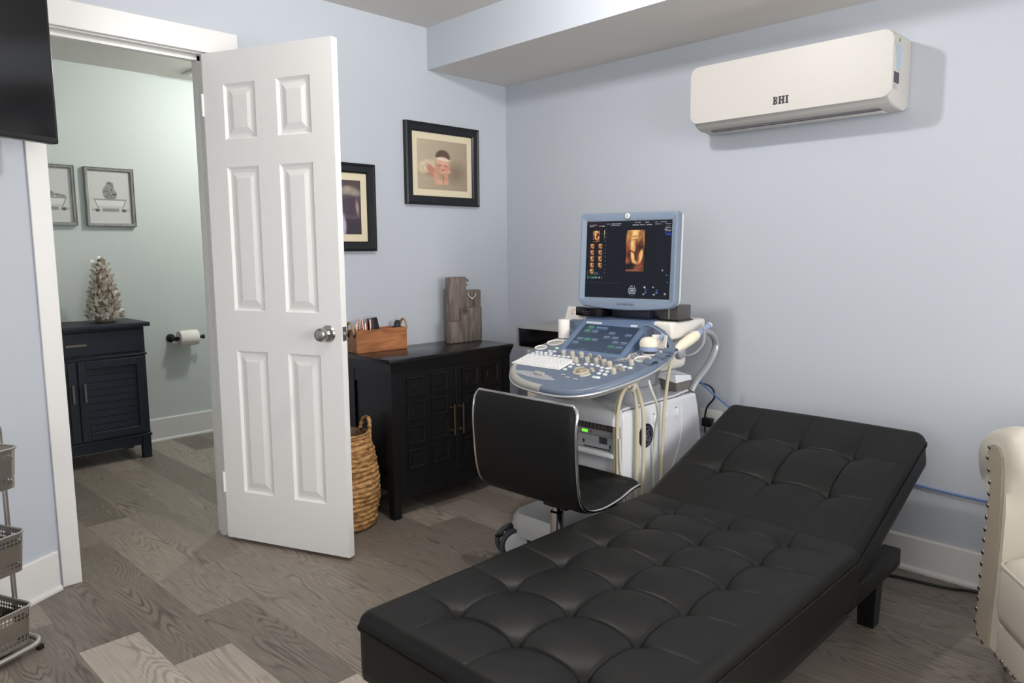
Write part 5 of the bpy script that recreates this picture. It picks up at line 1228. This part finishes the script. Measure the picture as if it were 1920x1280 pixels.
# thin white cable hanging from the console edge
bm = BM(); pts = [U(0.325, 0.035, 0.772), U(0.331, 0.045, 0.735), U(0.327, 0.085, 0.68), U(0.305, 0.135, 0.62), U(0.268, 0.175, 0.55), U(0.252, 0.192, 0.45), U(0.25, 0.195, 0.34), U(0.256, 0.185, 0.22), U(0.268, 0.15, 0.10), U(0.275, 0.06, 0.03), U(0.28, -0.04, 0.011)]
o = thing('probe_cable', 'thin white cable hanging from the right edge of the console', 'cable', U(0.33, 0.05, 0.74)); tube(bm, cr_path([p - o.location for p in pts], 8), 0.0055, 8); obj('cord', bm, M['cable_white'], o, smooth=60)
# looped cable bundle on the hook under the console front
hk = Vector((0.262, -0.035, 0.735))
bm = BM(); tube(bm, cr_path([(0.20, 0.01, 0.762), (0.235, 0.003, 0.742), (0.262, 0.0, 0.727), (0.284, -0.006, 0.735), (0.296, -0.008, 0.752)], 6), 0.008, 8, flat=0.6); obj('cable_hanger', bm, M['us_cream'], us)
cl = thing('looped_cable', 'cream cable looped in a bundle over the hook under the console', 'cable', U(0.262, 0.0, 0.74), R(-90))
cn = 0
for (x0, x1, zt, dy, zb) in ((-0.045, 0.075, 0.012, 0.010, -0.60), (-0.054, 0.086, 0.022, -0.004, -0.62), (-0.038, 0.065, 0.006, -0.016, -0.58)):
    bm = BM(); X0 = Vector((x0 + 0.006, dy * 0.45 - 0.021, 0)); X1 = Vector((x1 - 0.070, dy + 0.080, 0)); Mid = (X0 + X1) / 2; Mid = Vector((0.008, dy * 0.6, 0))
    pts = [X0 + Vector((0.012, 0.0, zb)), X0 + Vector((0.004, 0, zb + 0.10)), X0 + Vector((0, 0, -0.30)), X0 + Vector((-0.002, 0, -0.12)), X0.lerp(Mid, 0.25) + Vector((0, 0, -0.035)), Mid.lerp(X0, 0.3) + Vector((0, 0, zt - 0.006)), Mid + Vector((0, 0, zt)), Mid.lerp(X1, 0.3) + Vector((0, 0, zt - 0.008)), X0.lerp(X1, 0.86) + Vector((0, 0, -0.045)), X1 + Vector((0, 0, -0.13)), X1 + Vector((0.002, 0, -0.32)), X1 + Vector((-0.002, -0.006, zb + 0.10)), X1 + Vector((-0.016, -0.03, zb))]
    tube(bm, cr_path(pts, 8), 0.0072, 10); obj('cable_loop', bm, M['cable_cream'], cl, smooth=60)
bm = BM(); tube(bm, cr_path([(-0.022, -0.030, -0.20), (-0.016, -0.028, -0.32), (0.004, -0.022, -0.42), (0.026, -0.012, -0.55), (0.036, -0.006, -0.72)], 8), 0.005, 8); obj('loose_end', bm, M['cable_white'], cl, smooth=60)
# grey-and-white device on the deck at the back, with cables to the wall
gb = thing('connector_box', 'grey box with a white lid at the back of the machine deck', 'box', U(0.150, 0.515, 0.6485), R(-90))
bm = BM(); loft(bm, [[(-0.035, -0.06, 0.002), (0.040, -0.06, 0.002), (0.040, 0.045, 0.002), (-0.035, 0.045, 0.002)], [(-0.042, -0.075, 0.055), (0.046, -0.075, 0.040), (0.046, 0.050, 0.040), (-0.042, 0.050, 0.055)]]); obj('box_base', bm, M['us_darkgrey'], gb, smooth=0)
bm = BM(); loft(bm, [[(-0.043, -0.076, 0.0555), (0.047, -0.076, 0.0405), (0.047, 0.051, 0.0405), (-0.043, 0.051, 0.0555)], [(-0.040, -0.070, 0.076), (0.038, -0.070, 0.074), (0.046, 0.046, 0.060), (-0.040, 0.046, 0.076)]]); obj('box_lid', bm, M['us_white'], gb, smooth=0)
o = thing('network_cable', 'blue network cable running from the machine along the right wall', 'cable', B(1.42, 0.05, 0.6))
pts = [U(0.170, 0.575, 0.668), U(0.20, 0.62, 0.676), B(1.43, 0.12, 0.640), B(1.50, 0.07, 0.565), B(1.62, 0.03, 0.48), B(1.85, 0.012, 0.40), B(2.30, 0.010, 0.348), B(2.55, 0.010, 0.338), B(2.80, 0.010, 0.338)]
bm = BM(); tube(bm, cr_path([p - o.location for p in pts], 8), 0.0042, 8); obj('cord', bm, M['cable_blue'], o, smooth=60)
ol = thing('wall_outlet', 'white wall outlet plate behind the machine, beside the chaise', 'outlet', B(1.395, 0, 0.462), RB)
bm = BM(); box(bm, -0.06, 0.06, -0.006, -0.0003, -0.06, 0.045, 0.003, 2); obj('plate', bm, M['outlet'], ol)
o = thing('power_cord', 'black power cord with a plug pushed into the wall outlet', 'cable', B(1.39, 0.03, 0.45))
bm = BM(); 
pts = [U(0.155, 0.545, 0.662), U(0.19, 0.60, 0.652), B(1.385, 0.13, 0.655), B(1.43, 0.07, 0.63), B(1.44, 0.05, 0.58), B(1.405, 0.05, 0.53), B(1.39, 0.045, 0.485), B(1.39, 0.040, 0.463)]
tube(bm, cr_path([p - o.location for p in pts], 8), 0.0042, 8); obj('cord', bm, M['cable_black'], o, smooth=60)
bm = BM(); box(bm, -0.026, 0.026, -0.038, -0.0065, -0.020, 0.022, 0.006); pg = obj('plug', bm, M['black_plastic'], o, B(1.392, 0, 0.447) - o.location, (0, 0, RB))
bm = BM(); tube(bm, cr_path([p - o.location for p in (B(1.385, 0.035, 0.43), B(1.39, 0.04, 0.39), B(1.41, 0.05, 0.30), B(1.43, 0.05, 0.12), B(1.45, 0.05, 0.012))], 8), 0.004, 8); obj('tail', bm, M['cable_black'], o, smooth=60)
o = thing('floor_cable', 'black cable lying on the floor along the right baseboard', 'cable', B(2.3, 0.09, 0.0))
bm = BM(); tube(bm, cr_path([p - o.location for p in (B(1.9, 0.20, 0.006), B(2.2, 0.15, 0.006), B(2.30, 0.125, 0.006), B(2.45, 0.10, 0.006), B(2.56, 0.055, 0.006), B(2.75, 0.05, 0.006))], 8), 0.0055, 8); obj('cord', bm, M['cable_black'], o, smooth=60)

# ------------------------------------------------------------------ white shelf in the corner with a wicker drawer and a silver box on top
sh = thing('shelf_unit', 'white shelf unit in the corner behind the ultrasound machine', 'shelf', (-0.185, -0.665, 0), R(-90))
w2, d2, hs = 0.185, 0.155, 0.745
for x in (-w2, w2 - 0.016):
    bm = BM(); box(bm, x, x + 0.016, -d2, d2, 0, hs - 0.018); obj('side_board', bm, M['white_laminate'], sh, smooth=0)
bm = BM(); box(bm, -w2, w2, -d2, d2, hs - 0.018, hs); obj('top_board', bm, M['white_laminate'], sh, smooth=0)
for zz in (0.03, 0.26, 0.49):
    bm = BM(); box(bm, -w2 + 0.016, w2 - 0.016, -d2, d2, zz, zz + 0.016); obj('shelf_board', bm, M['white_laminate'], sh, smooth=0)
bm = BM(); box(bm, -w2 + 0.016, w2 - 0.016, d2 - 0.006, d2, 0.03, hs - 0.018); obj('back_board', bm, M['white_laminate'], sh, smooth=0)
def woven_block(w, d, h):
    bm = BM(); nr = 9; o = rrect(w, d, 0.02, 8); 
    # resample outline finely so the braid can ripple
    P = []
    for i in range(len(o)):
        a, b = Vector(o[i]), Vector(o[(i + 1) % len(o)]); m = max(1, int((b - a).length / 0.006))
        for k in range(m): P.append(a.lerp(b, k / m))
    loops = []
    for j in range(nr * 4 + 1):
        k = j / 4; lump = abs(math.sin(PI * k)); row = int(min(k, nr - 1)); lp = []
        for i, p in enumerate(P):
            s = 1 + (0.004 * lump + 0.004 * lump * math.sin(i * 0.9 + row * PI)) / max(0.05, p.length); lp.append((p.x * s, p.y * s, h * j / (nr * 4)))
        loops.append(lp)
    loft(bm, loops, True, True); return bm
wb = obj('wicker_drawer', woven_block(0.325, 0.27, 0.195), M['wicker_dark'], None, (-0.185, -0.665, 0.5065), (0, 0, R(-90)), smooth=80)
tag(wb, 'brown wicker basket inside the white corner shelf', 'basket')
pb = thing('printer', 'silver box printer with a glossy black front on the corner shelf', 'printer', (-0.192, -0.612, 0.7455), R(-90))
o_ = rrect(0.42, 0.118, 0.016, 5, 0, 0.060); i_ = rrect(0.396, 0.098, 0.008, 5, 0, 0.058)
bm = BM(); loft(bm, [[(x, 0.15, z) for x, z in o_], [(x, -0.15, z) for x, z in o_], [(x, -0.152, z) for x, z in i_], [(x, -0.140, z) for x, z in i_]], True, False); obj('printer_case', bm, M['silver_box'], pb)
bm = BM(); box(bm, -0.199, 0.199, -0.142, -0.139, 0.008, 0.108); obj('printer_front', bm, M['gloss_black'], pb, smooth=0)
# ------------------------------------------------------------------ tufted black chaise
chs = thing('chaise_lounge', 'black tufted leather chaise lounge with its backrest partly raised', 'chaise lounge', (-1.56, -2.012, 0))
def tufted(x0, x1, hw, zt, zb, bx, by, r, puff=0.013, dip=0.024, crown=0.006, edge_round=0.05, wr=0.0):
    """cushion block: top is a height field with grid tufting; bx, by are the button coordinates"""
    def lines(a, b, dense, n):
        s = set()
        for k in range(13): t = 1 - math.cos(PI / 2 * k / 12); s.add(round(a + r * t * 1.0, 5)); s.add(round(b - r * t, 5))
        m = int((b - a) / n)
        for k in range(m + 1): s.add(round(a + (b - a) * k / m, 5))
        for d in dense:
            for q in (-0.012, -0.008, -0.005, -0.0025, 0, 0.0025, 0.005, 0.008, 0.012): s.add(round(d + q, 5))
        L = sorted(s); out_ = [L[0]]
        for v in L[1:]:
            if v - out_[-1] > 0.0012: out_.append(v)
        out_[-1] = L[-1]
        return out_
    X = lines(x0, x1, bx, 0.012); Y = lines(-hw, hw, by, 0.012)
    xs = [x0] + list(bx) + [x1]; ys = [-hw] + list(by) + [hw]
    def cell(v, s):
        for i in range(len(s) - 1):
            if v <= s[i + 1] or i == len(s) - 2:
                a, b = s[i], s[i + 1]; t = min(1, max(0, (v - a) / (b - a)))
                if i == 0: return math.sin(PI / 2 * (1 - t) + PI / 2 * 0.0) if False else math.cos(PI / 2 * t) ** 0.0 * (math.sin(PI * (0.5 + t / 2))) ** 0.6
                if i == len(s) - 2: return math.sin(PI * (t / 2)) ** 0.6
                return math.sin(PI * t) ** 0.6
    CX = [cell(x, xs) for x in X]; CY = [cell(y, ys) for y in Y]
    def crease(v, s): return min(abs(v - q) for q in s)
    DX = [crease(x, bx) for x in X]; DY = [crease(y, by) for y in Y]
    def fade(v, s): # seams die out towards the outer edges
        if v < s[0]: return max(0.0, 1 - (s[0] - v) / 0.20)
        if v > s[-1]: return max(0.0, 1 - (v - s[-1]) / 0.20)
        return 1.0
    FX = [fade(x, bx) for x in X]; FY = [fade(y, by) for y in Y]
    bm = BM(); grid = []
    for i, x in enumerate(X):
        row = []
        for j, y in enumerate(Y):
            ex = max(0, (x0 + r) - x, x - (x1 - r)); ey = max(0, abs(y) - (hw - r)); px, py = x, y
            d = math.hypot(ex, ey)
            if d > r: px = x + (0 if ex == 0 else (1 if x < (x0 + x1) / 2 else -1) * ex * (1 - r / d)); py = y - math.copysign(ey * (1 - r / d), y) if ey else y; d = r
            t = d / r; drop = edge_round * (1 - math.sqrt(max(0, 1 - t * t)))
            fxm = 1 - (1 - CX[i]) * FY[j]; fym = 1 - (1 - CY[j]) * FX[i]
            h = -puff * (1 - fxm * fym)
            h -= 0.0055 * math.exp(-DX[i] / 0.0045) * FY[j] + 0.0055 * math.exp(-DY[j] / 0.0045) * FX[i]
            bd = math.hypot(DX[i], DY[j]); 
            h -= dip * math.exp(-(bd / 0.016)) + 0.012 * math.exp(-(bd / 0.050) ** 1.3)
            # small gathers radiating from each button
            if bd < 0.09 and bd > 1e-4:
                ang = math.atan2(y - min(by, key=lambda q: abs(q - y)), x - min(bx, key=lambda q: abs(q - x)))
                h += 0.0016 * math.sin(ang * 8 + 1.0) * math.exp(-bd / 0.03) * (1 - math.exp(-bd / 0.008))
            h += crown * math.cos(PI * y / (2 * hw)) + wr * math.sin(9 * x + 4 * y) * math.sin(7 * y - 3 * x)
            w_ = max(0.0, 1 - t ** 2)
            row.append(bm.verts.new((px, py, zt + h * (0.25 + 0.75 * w_) - drop)))
        grid.append(row)
    nx, ny = len(X), len(Y)
    for i in range(nx - 1):
        for j in range(ny - 1): bm.faces.new((grid[i][j], grid[i + 1][j], grid[i + 1][j + 1], grid[i][j + 1]))
    per = [grid[i][0] for i in range(nx)] + [grid[-1][j] for j in range(1, ny)] + [grid[i][-1] for i in range(nx - 2, -1, -1)] + [grid[0][j] for j in range(ny - 2, 0, -1)]
    prev = per
    for z, ins in ((zt - edge_round - 0.02, -0.002), (zb + 0.03, -0.002), (zb + 0.008, 0.003), (zb, 0.012)):
        cx = (x0 + x1) / 2
        nv = []
        for v in per:
            x, y = v.co.x, v.co.y; nv.append(bm.verts.new((x - math.copysign(min(ins, 0.5), x - cx) * (1 if abs(x - cx) > (x1 - x0) / 2 - r * 1.01 else 0), y - math.copysign(ins, y) * (1 if abs(y) > hw - r * 1.01 else 0), z)))
        for a in range(len(per)): b = (a + 1) % len(per); bm.faces.new((prev[a], prev[b], nv[b], nv[a]))
        prev = nv
    bm.faces.new(prev)
    outline = [(v.co.x, v.co.y) for v in per]
    bmesh.ops.remove_doubles(bm, verts=bm.verts, dist=0.00005)
    return bm, outline
lx0, lx1 = -2.205 + 1.56, -0.925 + 1.56
BX = [q + 1.56 for q in (-2.02, -1.825, -1.622, -1.425, -1.225, -1.045)]; BY = [-0.198, 0.002, 0.204]
bm, ol_ = tufted(lx0, lx1, 0.388, 0.383, 0.205, BX, BY, 0.036, puff=0.006, dip=0.017, edge_round=0.036)
seat = obj('seat_cushion', bm, M['leather'], chs, smooth=60)
bm = BM(); pts = [(x * 1.002, y * 1.004, 0.342) for x, y in ol_[::3]]; tube(bm, pts, 0.0028, 6, closed=True); obj('piping', bm, M['leather'], seat)
# stitch dashes along the seams
bm = BM()
for y in BY:
    x = BX[0]
    while x < BX[-1]:
        q = min(abs(x - b) for b in BX)
        if q > 0.035: box(bm, x, x + 0.0035, y - 0.0066, y - 0.0054, 0.3715 - 0.004, 0.3735)
        x += 0.0085
BA = R(20.5)
back_e = bpy.data.objects.new('backrest', None); C.objects.link(back_e); back_e.parent = chs; back_e.location = (lx1 + 0.002, 0.005, 0.386); back_e.rotation_euler = (0, -BA, 0)
bm.free()
bm, ol2 = tufted(-0.07, 0.672, 0.383, 0.0, -0.135, [0.213, 0.443], [-0.198, 0.002, 0.204], 0.040, puff=0.007, dip=0.014, edge_round=0.040)
bc_ = obj('back_cushion', bm, M['leather'], back_e, smooth=60)
bm = BM(); pts = [(0.301 + (x - 0.301) * 1.002, y * 1.004, -0.045) for x, y in ol2[::3]]; tube(bm, pts, 0.0028, 6, closed=True); obj('piping', bm, M['leather'], back_e)
bm = BM(); box(bm, lx0 + 0.06, lx1 - 0.02, -0.36, 0.36, 0.150, 0.203, 0.006); obj('seat_frame', bm, M['black_plastic'], chs)
for s in (-1, 1):
    bm = BM(); box(bm, lx1 - 0.10, lx1 + 0.375, s * 0.385, s * 0.325, 0.225 - 0.028, 0.262, 0.008, 2); obj('support_arm', bm, M['leather'], chs)
    bm = BM(); x = lx1 + 0.29; y = s * 0.318
    loft(bm, [[(x - 0.026, y - 0.026, 0), (x + 0.026, y - 0.026, 0), (x + 0.026, y + 0.026, 0), (x - 0.026, y + 0.026, 0)], [(x - 0.034, y - 0.032, 0.215), (x + 0.034, y - 0.032, 0.215), (x + 0.034, y + 0.032, 0.215), (x - 0.034, y + 0.032, 0.215)]]); obj('leg', bm, M['black_wood'], chs, smooth=0)
    bm = BM(); x = lx0 + 0.14
    loft(bm, [[(x - 0.026, y - 0.026, 0), (x + 0.026, y - 0.026, 0), (x + 0.026, y + 0.026, 0), (x - 0.026, y + 0.026, 0)], [(x - 0.034, y - 0.032, 0.155), (x + 0.034, y - 0.032, 0.155), (x + 0.034, y + 0.032, 0.155), (x - 0.034, y + 0.032, 0.155)]]); obj('leg', bm, M['black_wood'], chs, smooth=0)

# ------------------------------------------------------------------ swivel chair, facing the machine
chr_ = thing('swivel_chair', 'black padded swivel chair with chrome edge trim between chaise and ultrasound machine', 'chair', (-1.085, -1.335, 0))
ctr = cr_path([(-0.190, 0, 0.742), (-0.203, 0, 0.66), (-0.200, 0, 0.56), (-0.190, 0, 0.46), (-0.170, 0, 0.395), (-0.125, 0, 0.362), (-0.05, 0, 0.352), (0.04, 0, 0.361), (0.11, 0, 0.378), (0.16, 0, 0.385), (0.184, 0, 0.379)], 6)
HW = 0.252
def shell_loop(p, t, half, th_f, th_b):
    n = Vector((-t.z, 0, t.x))            # towards the sitter
    if n.x < 0 and n.z < 0: n = -n
    pts = []
    for y, f, b in ((-half, 0.0, 0.0), (-half + 0.010, .7, .7), (-half + 0.03, 1, 1), (0, 1.08, 1), (half - 0.03, 1, 1), (half - 0.010, .7, .7), (half, 0.0, 0.0)): pts.append(p + n * th_f * f + Vector((0, y, 0)))
    for y, f in ((half - 0.010, .7), (half - 0.03, 1), (0, 1), (-half + 0.03, 1), (-half + 0.010, .7)): pts.append(p - n * th_b * f + Vector((0, y, 0)))
    return pts
def tang(i): return (ctr[min(i + 1, len(ctr) - 1)] - ctr[max(i - 1, 0)]).normalized()
n_ = len(ctr)
def half_at(i): 
    e = min(i, n_ - 1 - i); return HW - (0.020, 0.008, 0.002)[e] if e < 3 else HW
def pad_range(a, b):
    bm = BM(); lo = []
    for i in range(a, b + 1):
        e = min(i - 0, n_ - 1 - i); k = (0.25, 0.75, 0.95)[e] if e < 3 else 1.0
        ribs = 1 + 0.10 * math.cos(2 * PI * i / 6.0) if i > 30 else 1
        lo.append(shell_loop(ctr[i], tang(i), half_at(i) - 0.003, 0.022 * k * ribs, 0.014 * k))
    loft(bm, lo); return bm
mid = 27
obj('backrest', pad_range(0, mid), M['leather_chair'], chr_, smooth=60); obj('seat', pad_range(mid, n_ - 1), M['leather_chair'], chr_, smooth=60)
bm = BM(); per = [ctr[i] + Vector((0, half_at(i), 0)) for i in range(n_)] + [ctr[i] + Vector((0, -half_at(i), 0)) for i in range(n_ - 1, -1, -1)]
tube(bm, per, 0.0065, 8, closed=True); obj('chrome_trim', bm, M['chrome'], chr_, smooth=60)
bm = BM(); box(bm, -0.085, 0.055, -0.11, 0.005, 0.315, 0.338, 0.006); obj('seat_plate', bm, M['black_metal'], chr_)
cxy = (-0.055, -0.040)
bm = BM(); lathe(bm, [(0.0, 0.075), (0.026, 0.075), (0.026, 0.292), (0.022, 0.296), (0.018, 0.298), (0.018, 0.318), (0, 0.318)], 28, (cxy[0], cxy[1], 0)); obj('column', bm, M['chrome'], chr_)
bm = BM(); tube(bm, cr_path([(0.02, -0.05, 0.318), (0.03, -0.12, 0.318), (0.045, -0.20, 0.322), (0.05, -0.225, 0.326)], 6), 0.006, 8); box(bm, 0.035, 0.075, -0.245, -0.215, 0.318, 0.334, 0.005); obj('height_lever', bm, M['black_metal'], chr_)
for k in range(5):
    a = R(33 + 72 * k); ca_, sa_ = math.cos(a), math.sin(a)
    bm = BM(); lo = []
    for t, w_, z, h in ((0.02, 0.022, 0.075, 0.045), (0.12, 0.018, 0.064, 0.030), (0.215, 0.013, 0.056, 0.018)):
        lo.append([(t * ca_ + s1 * w_ * -sa_, t * sa_ + s1 * w_ * ca_, z + s2 * h) for s1, s2 in ((-1, 0), (1, 0), (0.8, 1), (-0.8, 1))])
    loft(bm, lo); lg_ = obj('base_leg', bm, M['chrome'], chr_, (cxy[0], cxy[1], 0))
    bm = BM()
    for q in (-0.011, 0.011): lathe(bm, [(0, -0.008), (0.024, -0.008), (0.025, -0.006), (0.025, 0.006), (0.024, 0.008), (0, 0.008)], 18, (0.205 * ca_ - q * sa_, 0.205 * sa_ + q * ca_, 0.0255), Matrix.Rotation(a, 3, 'Z') @ Matrix.Rotation(R(90), 3, 'X'))
    lathe(bm, [(0.008, 0.02), (0.008, 0.060)], 10, (0.205 * ca_, 0.205 * sa_, 0)); obj('caster', bm, M['black_plastic'], lg_)

# ------------------------------------------------------------------ cream armchair at the right edge
am = thing('armchair', 'cream leather armchair with rolled arms and nailhead trim at the right edge', 'armchair', (-0.662, -2.652, 0), math.atan2(-0.5519, -0.8339))
AWd, AD = 0.80, 0.72
def arm_loops(flip):
    prof = [(0.012, 0.100), (0.012, 0.30), (0.020, 0.50), (-0.010, 0.540), (-0.070, 0.572), (-0.112, 0.620), (-0.112, 0.665), (-0.078, 0.708), (-0.02, 0.738), (0.05, 0.756), (0.10, 0.750), (0.135, 0.715), (0.145, 0.66), (0.135, 0.60), (0.122, 0.54), (0.118, 0.40), (0.118, 0.20), (0.118, 0.100)]
    P = cr_path([(x, 0, z) for x, z in prof], 4)
    lo = []; ny = 60
    for j in range(ny + 1):
        y = AD * j / ny; lp = []
        for p in P:
            roll = max(0.0, min(1, (p.z - 0.52) / 0.1)); c = Vector((0.02, 0, 0.645)); d = p - c
            k = 1.0
            if j < 5: k = 1 - roll * (0.22, 0.12, 0.06, 0.025, 0.008)[j]
            f = 0.007 * (abs(math.sin(PI * y / 0.085)) ** 0.5 - 1) * roll
            q = c + d * (k + (f / max(0.06, d.length))) if roll > 0 else p
            lp.append((AWd - q.x if flip else q.x, y, q.z))
        lo.append(lp if not flip else lp[::-1])
    return lo
for flip in (False, True):
    bm = BM(); loft(bm, arm_loops(flip)); a_ = obj('arm', bm, M['cream_leather'], am, smooth=60)
    pan = [(0.000, 0.640), (0.016, 0.615), (0.027, 0.575), (0.027, 0.527), (0.021, 0.455), (0.016, 0.375), (0.012, 0.30), (0.007, 0.22), (0.000, 0.135), (0.026, 0.101), (0.056, 0.097), (0.084, 0.097), (0.088, 0.20), (0.097, 0.32), (0.102, 0.45), (0.102, 0.55), (0.097, 0.625), (0.086, 0.672), (0.06, 0.694), (0.028, 0.695), (0.004, 0.680)]
    fx_ = (lambda x: AWd - x) if flip else (lambda x: x)
    bm = BM(); prism(bm, [(fx_(x), z) for x, z in pan], XZ, -0.008, 0.004); pa_ = obj('front_panel', bm, M['taupe_fabric'], am, smooth=0)
    nails = cr_path([(0.012, 0, 0.683), (0.004, 0, 0.655), (0.016, 0, 0.622), (0.029, 0, 0.582), (0.029, 0, 0.527), (0.024, 0, 0.455), (0.019, 0, 0.375), (0.015, 0, 0.30), (0.010, 0, 0.22), (0.004, 0, 0.138), (0.028, 0, 0.104), (0.058, 0, 0.100)], 12)
    acc = 0.0; last = None
    nb = 0
    for i, p in enumerate(nails):
        if last is None or (p - last).length >= 0.0335:
            last = p
            if nb == 0 and not flip:
                bm = BM(); bmesh.ops.create_uvsphere(bm, u_segments=10, v_segments=6, radius=0.0078); bmesh.ops.scale(bm, vec=(1, 0.6, 1), verts=bm.verts); nail0 = obj('nailhead', bm, M['pewter'], pa_, (fx_(p.x), -0.0085, p.z))
            else: dup(nail0, pa_, (fx_(p.x), -0.0085, p.z))
            nb += 1
bm = BM(); box(bm, 0.118, AWd - 0.118, 0.0, 0.05, 0.088, 0.20, 0.010, 3); rl = obj('front_rail', bm, M['cream_leather'], am)
for k in range(15): dup(nail0, rl, (0.130 + 0.0375 * k, -0.002, 0.100))
bm = BM(); box(bm, 0.10, AWd - 0.10, 0.02, AD, 0.10, 0.25, 0.01); obj('seat_base', bm, M['cream_leather'], am)
bm = BM()
lo = []
for t, z in ((0.0, 0.205), (0.03, 0.212), (0.5, 0.30), (0.9, 0.385), (1.0, 0.405)):
    pass
o1_ = rrect(AWd - 0.222, 0.64, (0.05, 0.02, 0.02, 0.05), 6, AWd / 2, 0.302)
def cush(z, e): return [(AWd / 2 + (x - AWd / 2) * e, 0.302 + (y - 0.302) * e, z) for x, y in o1_]
loft(bm, [cush(0.204, 0.93), cush(0.212, 0.975), cush(0.245, 1.0), cush(0.33, 1.0), cush(0.372, 0.985), cush(0.392, 0.95), cush(0.408, 0.86), cush(0.42, 0.5)]); sc3 = obj('seat_cushion', bm, M['cream_leather'], am, smooth=60)
bm = BM(); tube(bm, [(x, y, z) for x, y, z in cush(0.378, 0.986)], 0.005, 8, closed=True); obj('piping', bm, M['cream_leather'], sc3)
bm = BM(); prof = [(AD - 0.20, 0.25), (AD - 0.23, 0.45), (AD - 0.22, 0.70), (AD - 0.16, 0.78), (AD - 0.06, 0.79), (AD, 0.74), (AD, 0.12), (AD - 0.1, 0.12)]
prism(bm, prof, YZ, 0.115, AWd - 0.115); bmesh.ops.bevel(bm, geom=list(bm.edges), offset=0.02, segments=3, profile=0.5, affect='EDGES'); obj('backrest', bm, M['cream_leather'], am)
for x in (0.12, AWd - 0.12):
    for y in (0.06, AD - 0.08):
        bm = BM(); lathe(bm, [(0, 0), (0.024, 0), (0.034, 0.018), (0.038, 0.045), (0.030, 0.070), (0.018, 0.082), (0.018, 0.098)], 20, (x, y, 0)); obj('foot', bm, M['chrome'], am)

# ------------------------------------------------------------------ lamps of the two rooms
def ceiling_lamp(label, loc, power, col, size=0.10, r=0.16):
    t = thing('ceiling_lamp', label, 'lamp', loc)
    bm = BM(); lathe(bm, [(0, 0), (r, 0), (r, -0.008), (r * 0.94, -0.010), (0, -0.010)], 32); obj('lamp_base', bm, M['nickel'], t)
    bm = BM(); lathe(bm, [(r * 0.92, -0.0105), (r * 0.86, -0.013), (0, -0.015)], 32); obj('lamp_shade', bm, M['lamp_glass'], t)
    ld = bpy.data.lights.new('bulb', 'POINT'); ld.energy = power; ld.color = col; ld.shadow_soft_size = size
    lo_ = bpy.data.objects.new('bulb', ld); C.objects.link(lo_); lo_.parent = t; lo_.location = (0, 0, -0.018 - size)
    return t
ceiling_lamp('flush glass ceiling lamp over the middle of the room', (-1.48, -1.50, ZC), 36, (1.0, 0.97, 0.94), 0.045)
ceiling_lamp('flush glass ceiling lamp in the bathroom', (-0.75, 1.05, 2.405), 33, (1.0, 0.995, 0.95), 0.06, 0.12)
w = bpy.data.worlds.new('world'); bpy.context.scene.world = w; w.use_nodes = True
w.node_tree.nodes['Background'].inputs[0].default_value = (0.02, 0.02, 0.022, 1)
